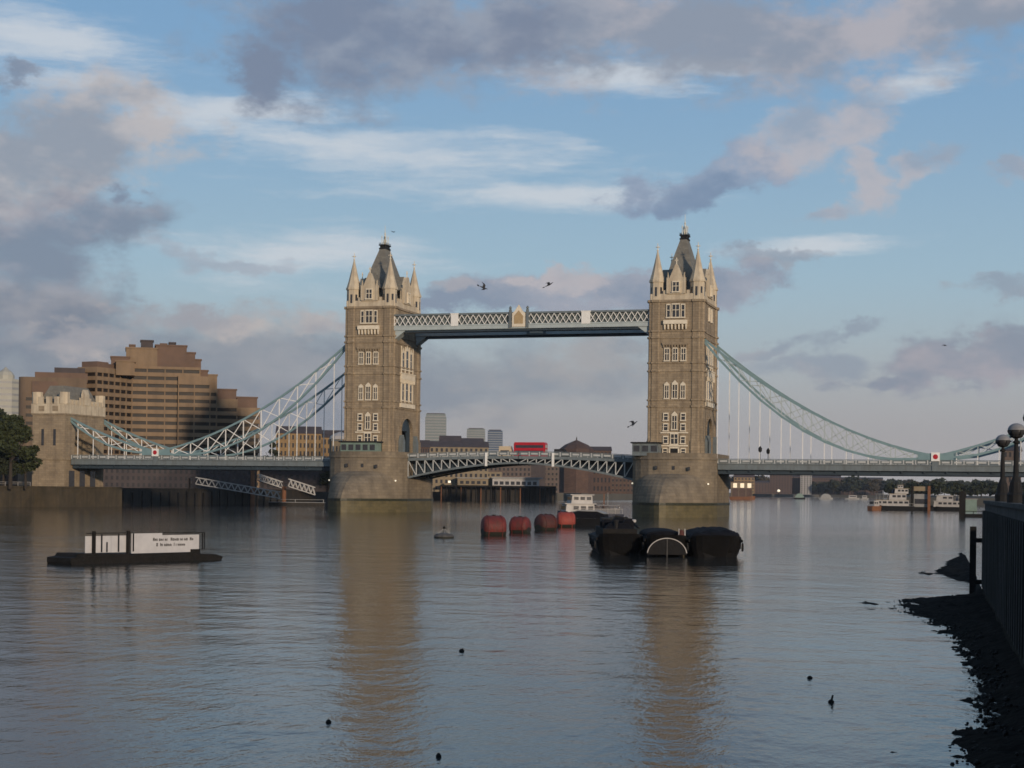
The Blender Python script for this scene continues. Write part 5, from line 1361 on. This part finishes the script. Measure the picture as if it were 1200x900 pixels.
# floating pontoon with white boards
def board_pontoon():
    p = (ground(70, 131) + ground(248, 143)) / 2; a = ground(70, 131); b = ground(248, 143)
    d = b - a; L = d.length; root = thing('floating_pontoon', 'low dark floating pontoon carrying white boards with lettering', 'pontoon', p, math.atan2(d.y, d.x))
    MB().extr([(-L / 2, .1), (-L / 2, .5), (-L / 2 + 1, .62), (L / 2 - 3, .58), (L / 2 - .8, .5), (L / 2, .25), (L / 2 - .5, -.4), (-L / 2 + .3, -.4)], -1.6, 1.6).build('hull', timber, root)
    MB().extr([(-L / 2 + .6, .6), (-L * .14, .6), (-L * .12, .72), (-L / 2 + .8, .85)], -1.4, 1.4).box(L * .30, L * .36, -1.2, 1.0, .55, .95).box(-L * .1, L * .3, -1.35, 1.3, .55, .68).build('deck_planking', timber, root)
    k = 137 / FPX * L / (178 * 137 / FPX)
    X = lambda px: -L / 2 + L * (px - 70) / 178
    # plain white boards, then the lettered banner
    bo = MB()
    for i in range(5): bo.box(X(90 + i * 9.6), X(99.3 + i * 9.6), -1.02, -.98, .85, 2.2)
    bo.build('board', banner, root)
    bn = MB().box(X(142), X(178), -1.02, -.98, .72, 2.35).box(X(178), X(223), -1.02, -.98, .72, 2.18).build('banner', banner, root)
    rnd = random.Random(5); tx = MB()
    for z, words in ((1.70, (8, 9, 2)), (1.26, (1, 6, 6))):
        x = X(167) + (0.35 if z < 1.5 else 0)
        for wlen in words:
            for c in range(wlen):
                w_ = .17; hh = .2 if c else .27
                kind = rnd.randrange(4)
                tx.box(x, x + .05, -1.04, -1.021, z, z + hh)
                if kind != 0: tx.box(x + .1, x + .15, -1.04, -1.021, z, z + hh * (.8 if kind == 1 else 1))
                if kind in (1, 2): tx.box(x + .05, x + .1, -1.04, -1.021, z + hh * .45, z + hh * .65)
                if kind == 3: tx.box(x + .05, x + .1, -1.04, -1.021, z, z + .05).box(x + .05, x + .1, -1.04, -1.021, z + hh - .05, z + hh)
                x += w_ + .035
            x += .2
    tx.build('lettering', ironblack, bn)
    for px in (98, 136.5): MB().box(X(px) - .11, X(px) + .11, -1.3, -1.08, .3, 2.6).build('post', timber, root)
    pr = MB()
    for px in (107, 113, 126, 143, 226): pr.box(X(px) - .035, X(px) + .035, -1.2, -1.12, .9, 2.35 if px != 113 else 1.7)
    pr.build('thin_post', timber, root)
    r = MB().bar((X(90), -1.15, 2.42), (X(142), -1.15, 2.42), .06).bar((X(178), -1.1, 2.4), (X(229), -1.1, 2.36), .06).bar((X(229), -1.1, .9), (X(229), -1.1, 2.36), .06)
    r.build('handrail', timber, root)
board_pontoon()

# drifting bits of wood
for px, py, s, lb in ((385, 847, .26, 'small dark scrap of driftwood below the reflection of the tower on the hotel side'), (514, 887, .22, 'small dark scrap of driftwood at the bottom edge of the picture'), (541, 763, .35, 'thin drifting twig in the middle of the river'), (949, 795, .3, 'flat dark lump of drifting wood off the mud bank'), (974, 823, .3, 'upright drifting stick standing in the water off the mud bank')):
    r_ = ray(px, py); t = -CAM.z / r_.z; p = CAM + r_ * t
    s *= .32; m = MB().lathe([(.03, -.06), (s * .9, -.03), (s, .03), (s * .6, .07), (.03, .09)], 8)
    if 'stick' in lb or 'twig' in lb: m.tube((0, 0, 0), (s * .5, 0, .22 if 'stick' in lb else .1), .04, .03, 6)
    tag(m.build('driftwood', timber, None, (p.x, p.y, 0)), lb, 'driftwood', 'drifting scraps of wood')

# ------------------------------------------------------------------ birds
def bird(px, py, d, span, ang, label, bank=.5):
    L = span * .42
    o = bpy.data.meshes.new('bird'); v = []; f = []
    secs = [(-.5, .01, 0), (-.36, .05, 0), (-.15, .10, 0), (.1, .13, 0), (.3, .09, .02), (.4, .065, .05), (.48, .06, .06), (.55, .02, .05)]
    n = 8
    mb = MB()
    mb.loft([[(x * L * 2, r * L * 1.3 * math.cos(2 * math.pi * i / n), z * L * 2 + r * L * 1.2 * math.sin(2 * math.pi * i / n)) for i in range(n)] for x, r, z in secs])
    for q in (-1, 1):
        rows = [(0.02, .20, -.12, .05), (.5, .22, -.06, .42 * bank + .05), (.8, .06, -.16, .55 * bank), (1.0, -.22, -.27, .5 * bank)]
        se = [[(a * L * 2, q * y * span / 2, z * span / 2 + .012), (b * L * 2, q * y * span / 2, z * span / 2 + .012), (b * L * 2, q * y * span / 2, z * span / 2 - .012), (a * L * 2, q * y * span / 2, z * span / 2 - .012)] for y, a, b, z in rows]
        mb.loft(se)
    mb.extr([(-.5 * L * 2, 0), (-.72 * L * 2, .02), (-.72 * L * 2, -.01), (-.5 * L * 2, -.03)], -.09 * L * 2, .09 * L * 2)
    ob = mb.build('bird', skinblack, None, at(px, py, d)); ob.rotation_euler = (R(ang[0]), R(ang[1]), R(ang[2]))
    tag(ob, label, 'bird', 'gulls in flight')
bird(566, 337, 150, 1.0, (55, 20, 40), 'dark gull with one raised wing above the walkway, nearer the hotel side tower')
bird(643, 334, 150, 1.0, (25, -25, 10), 'dark gull flapping above the high walkway near its crest')
bird(742, 497, 150, 1.0, (30, -30, 15), 'dark gull flying low beside the tower behind the barges')
bird(1107, 405, 160, .5, (10, 0, 30), 'tiny distant gull in front of the grey cloud at the river wall side')
bird(461, 272, 200, .6, (10, 0, 80), 'tiny gull beside the tip of the tower on the hotel side')

# ------------------------------------------------------------------ haze
def haze():
    m = bpy.data.materials.new('haze air'); m.use_nodes = True; t = m.node_tree; t.nodes.clear()
    v = t.nodes.new('ShaderNodeVolumePrincipled'); v.inputs['Color'].default_value = (.86, .90, .95, 1); v.inputs['Density'].default_value = HAZE; v.inputs['Anisotropy'].default_value = .2
    o = t.nodes.new('ShaderNodeOutputMaterial'); t.links.new(v.outputs[0], o.inputs['Volume'])
    struct(MB().box(-FAR - 50, FAR + 50, -FAR - 50, FAR + 50, -4, 260).build('haze', m), 'stuff')
HAZE = .000045
haze()
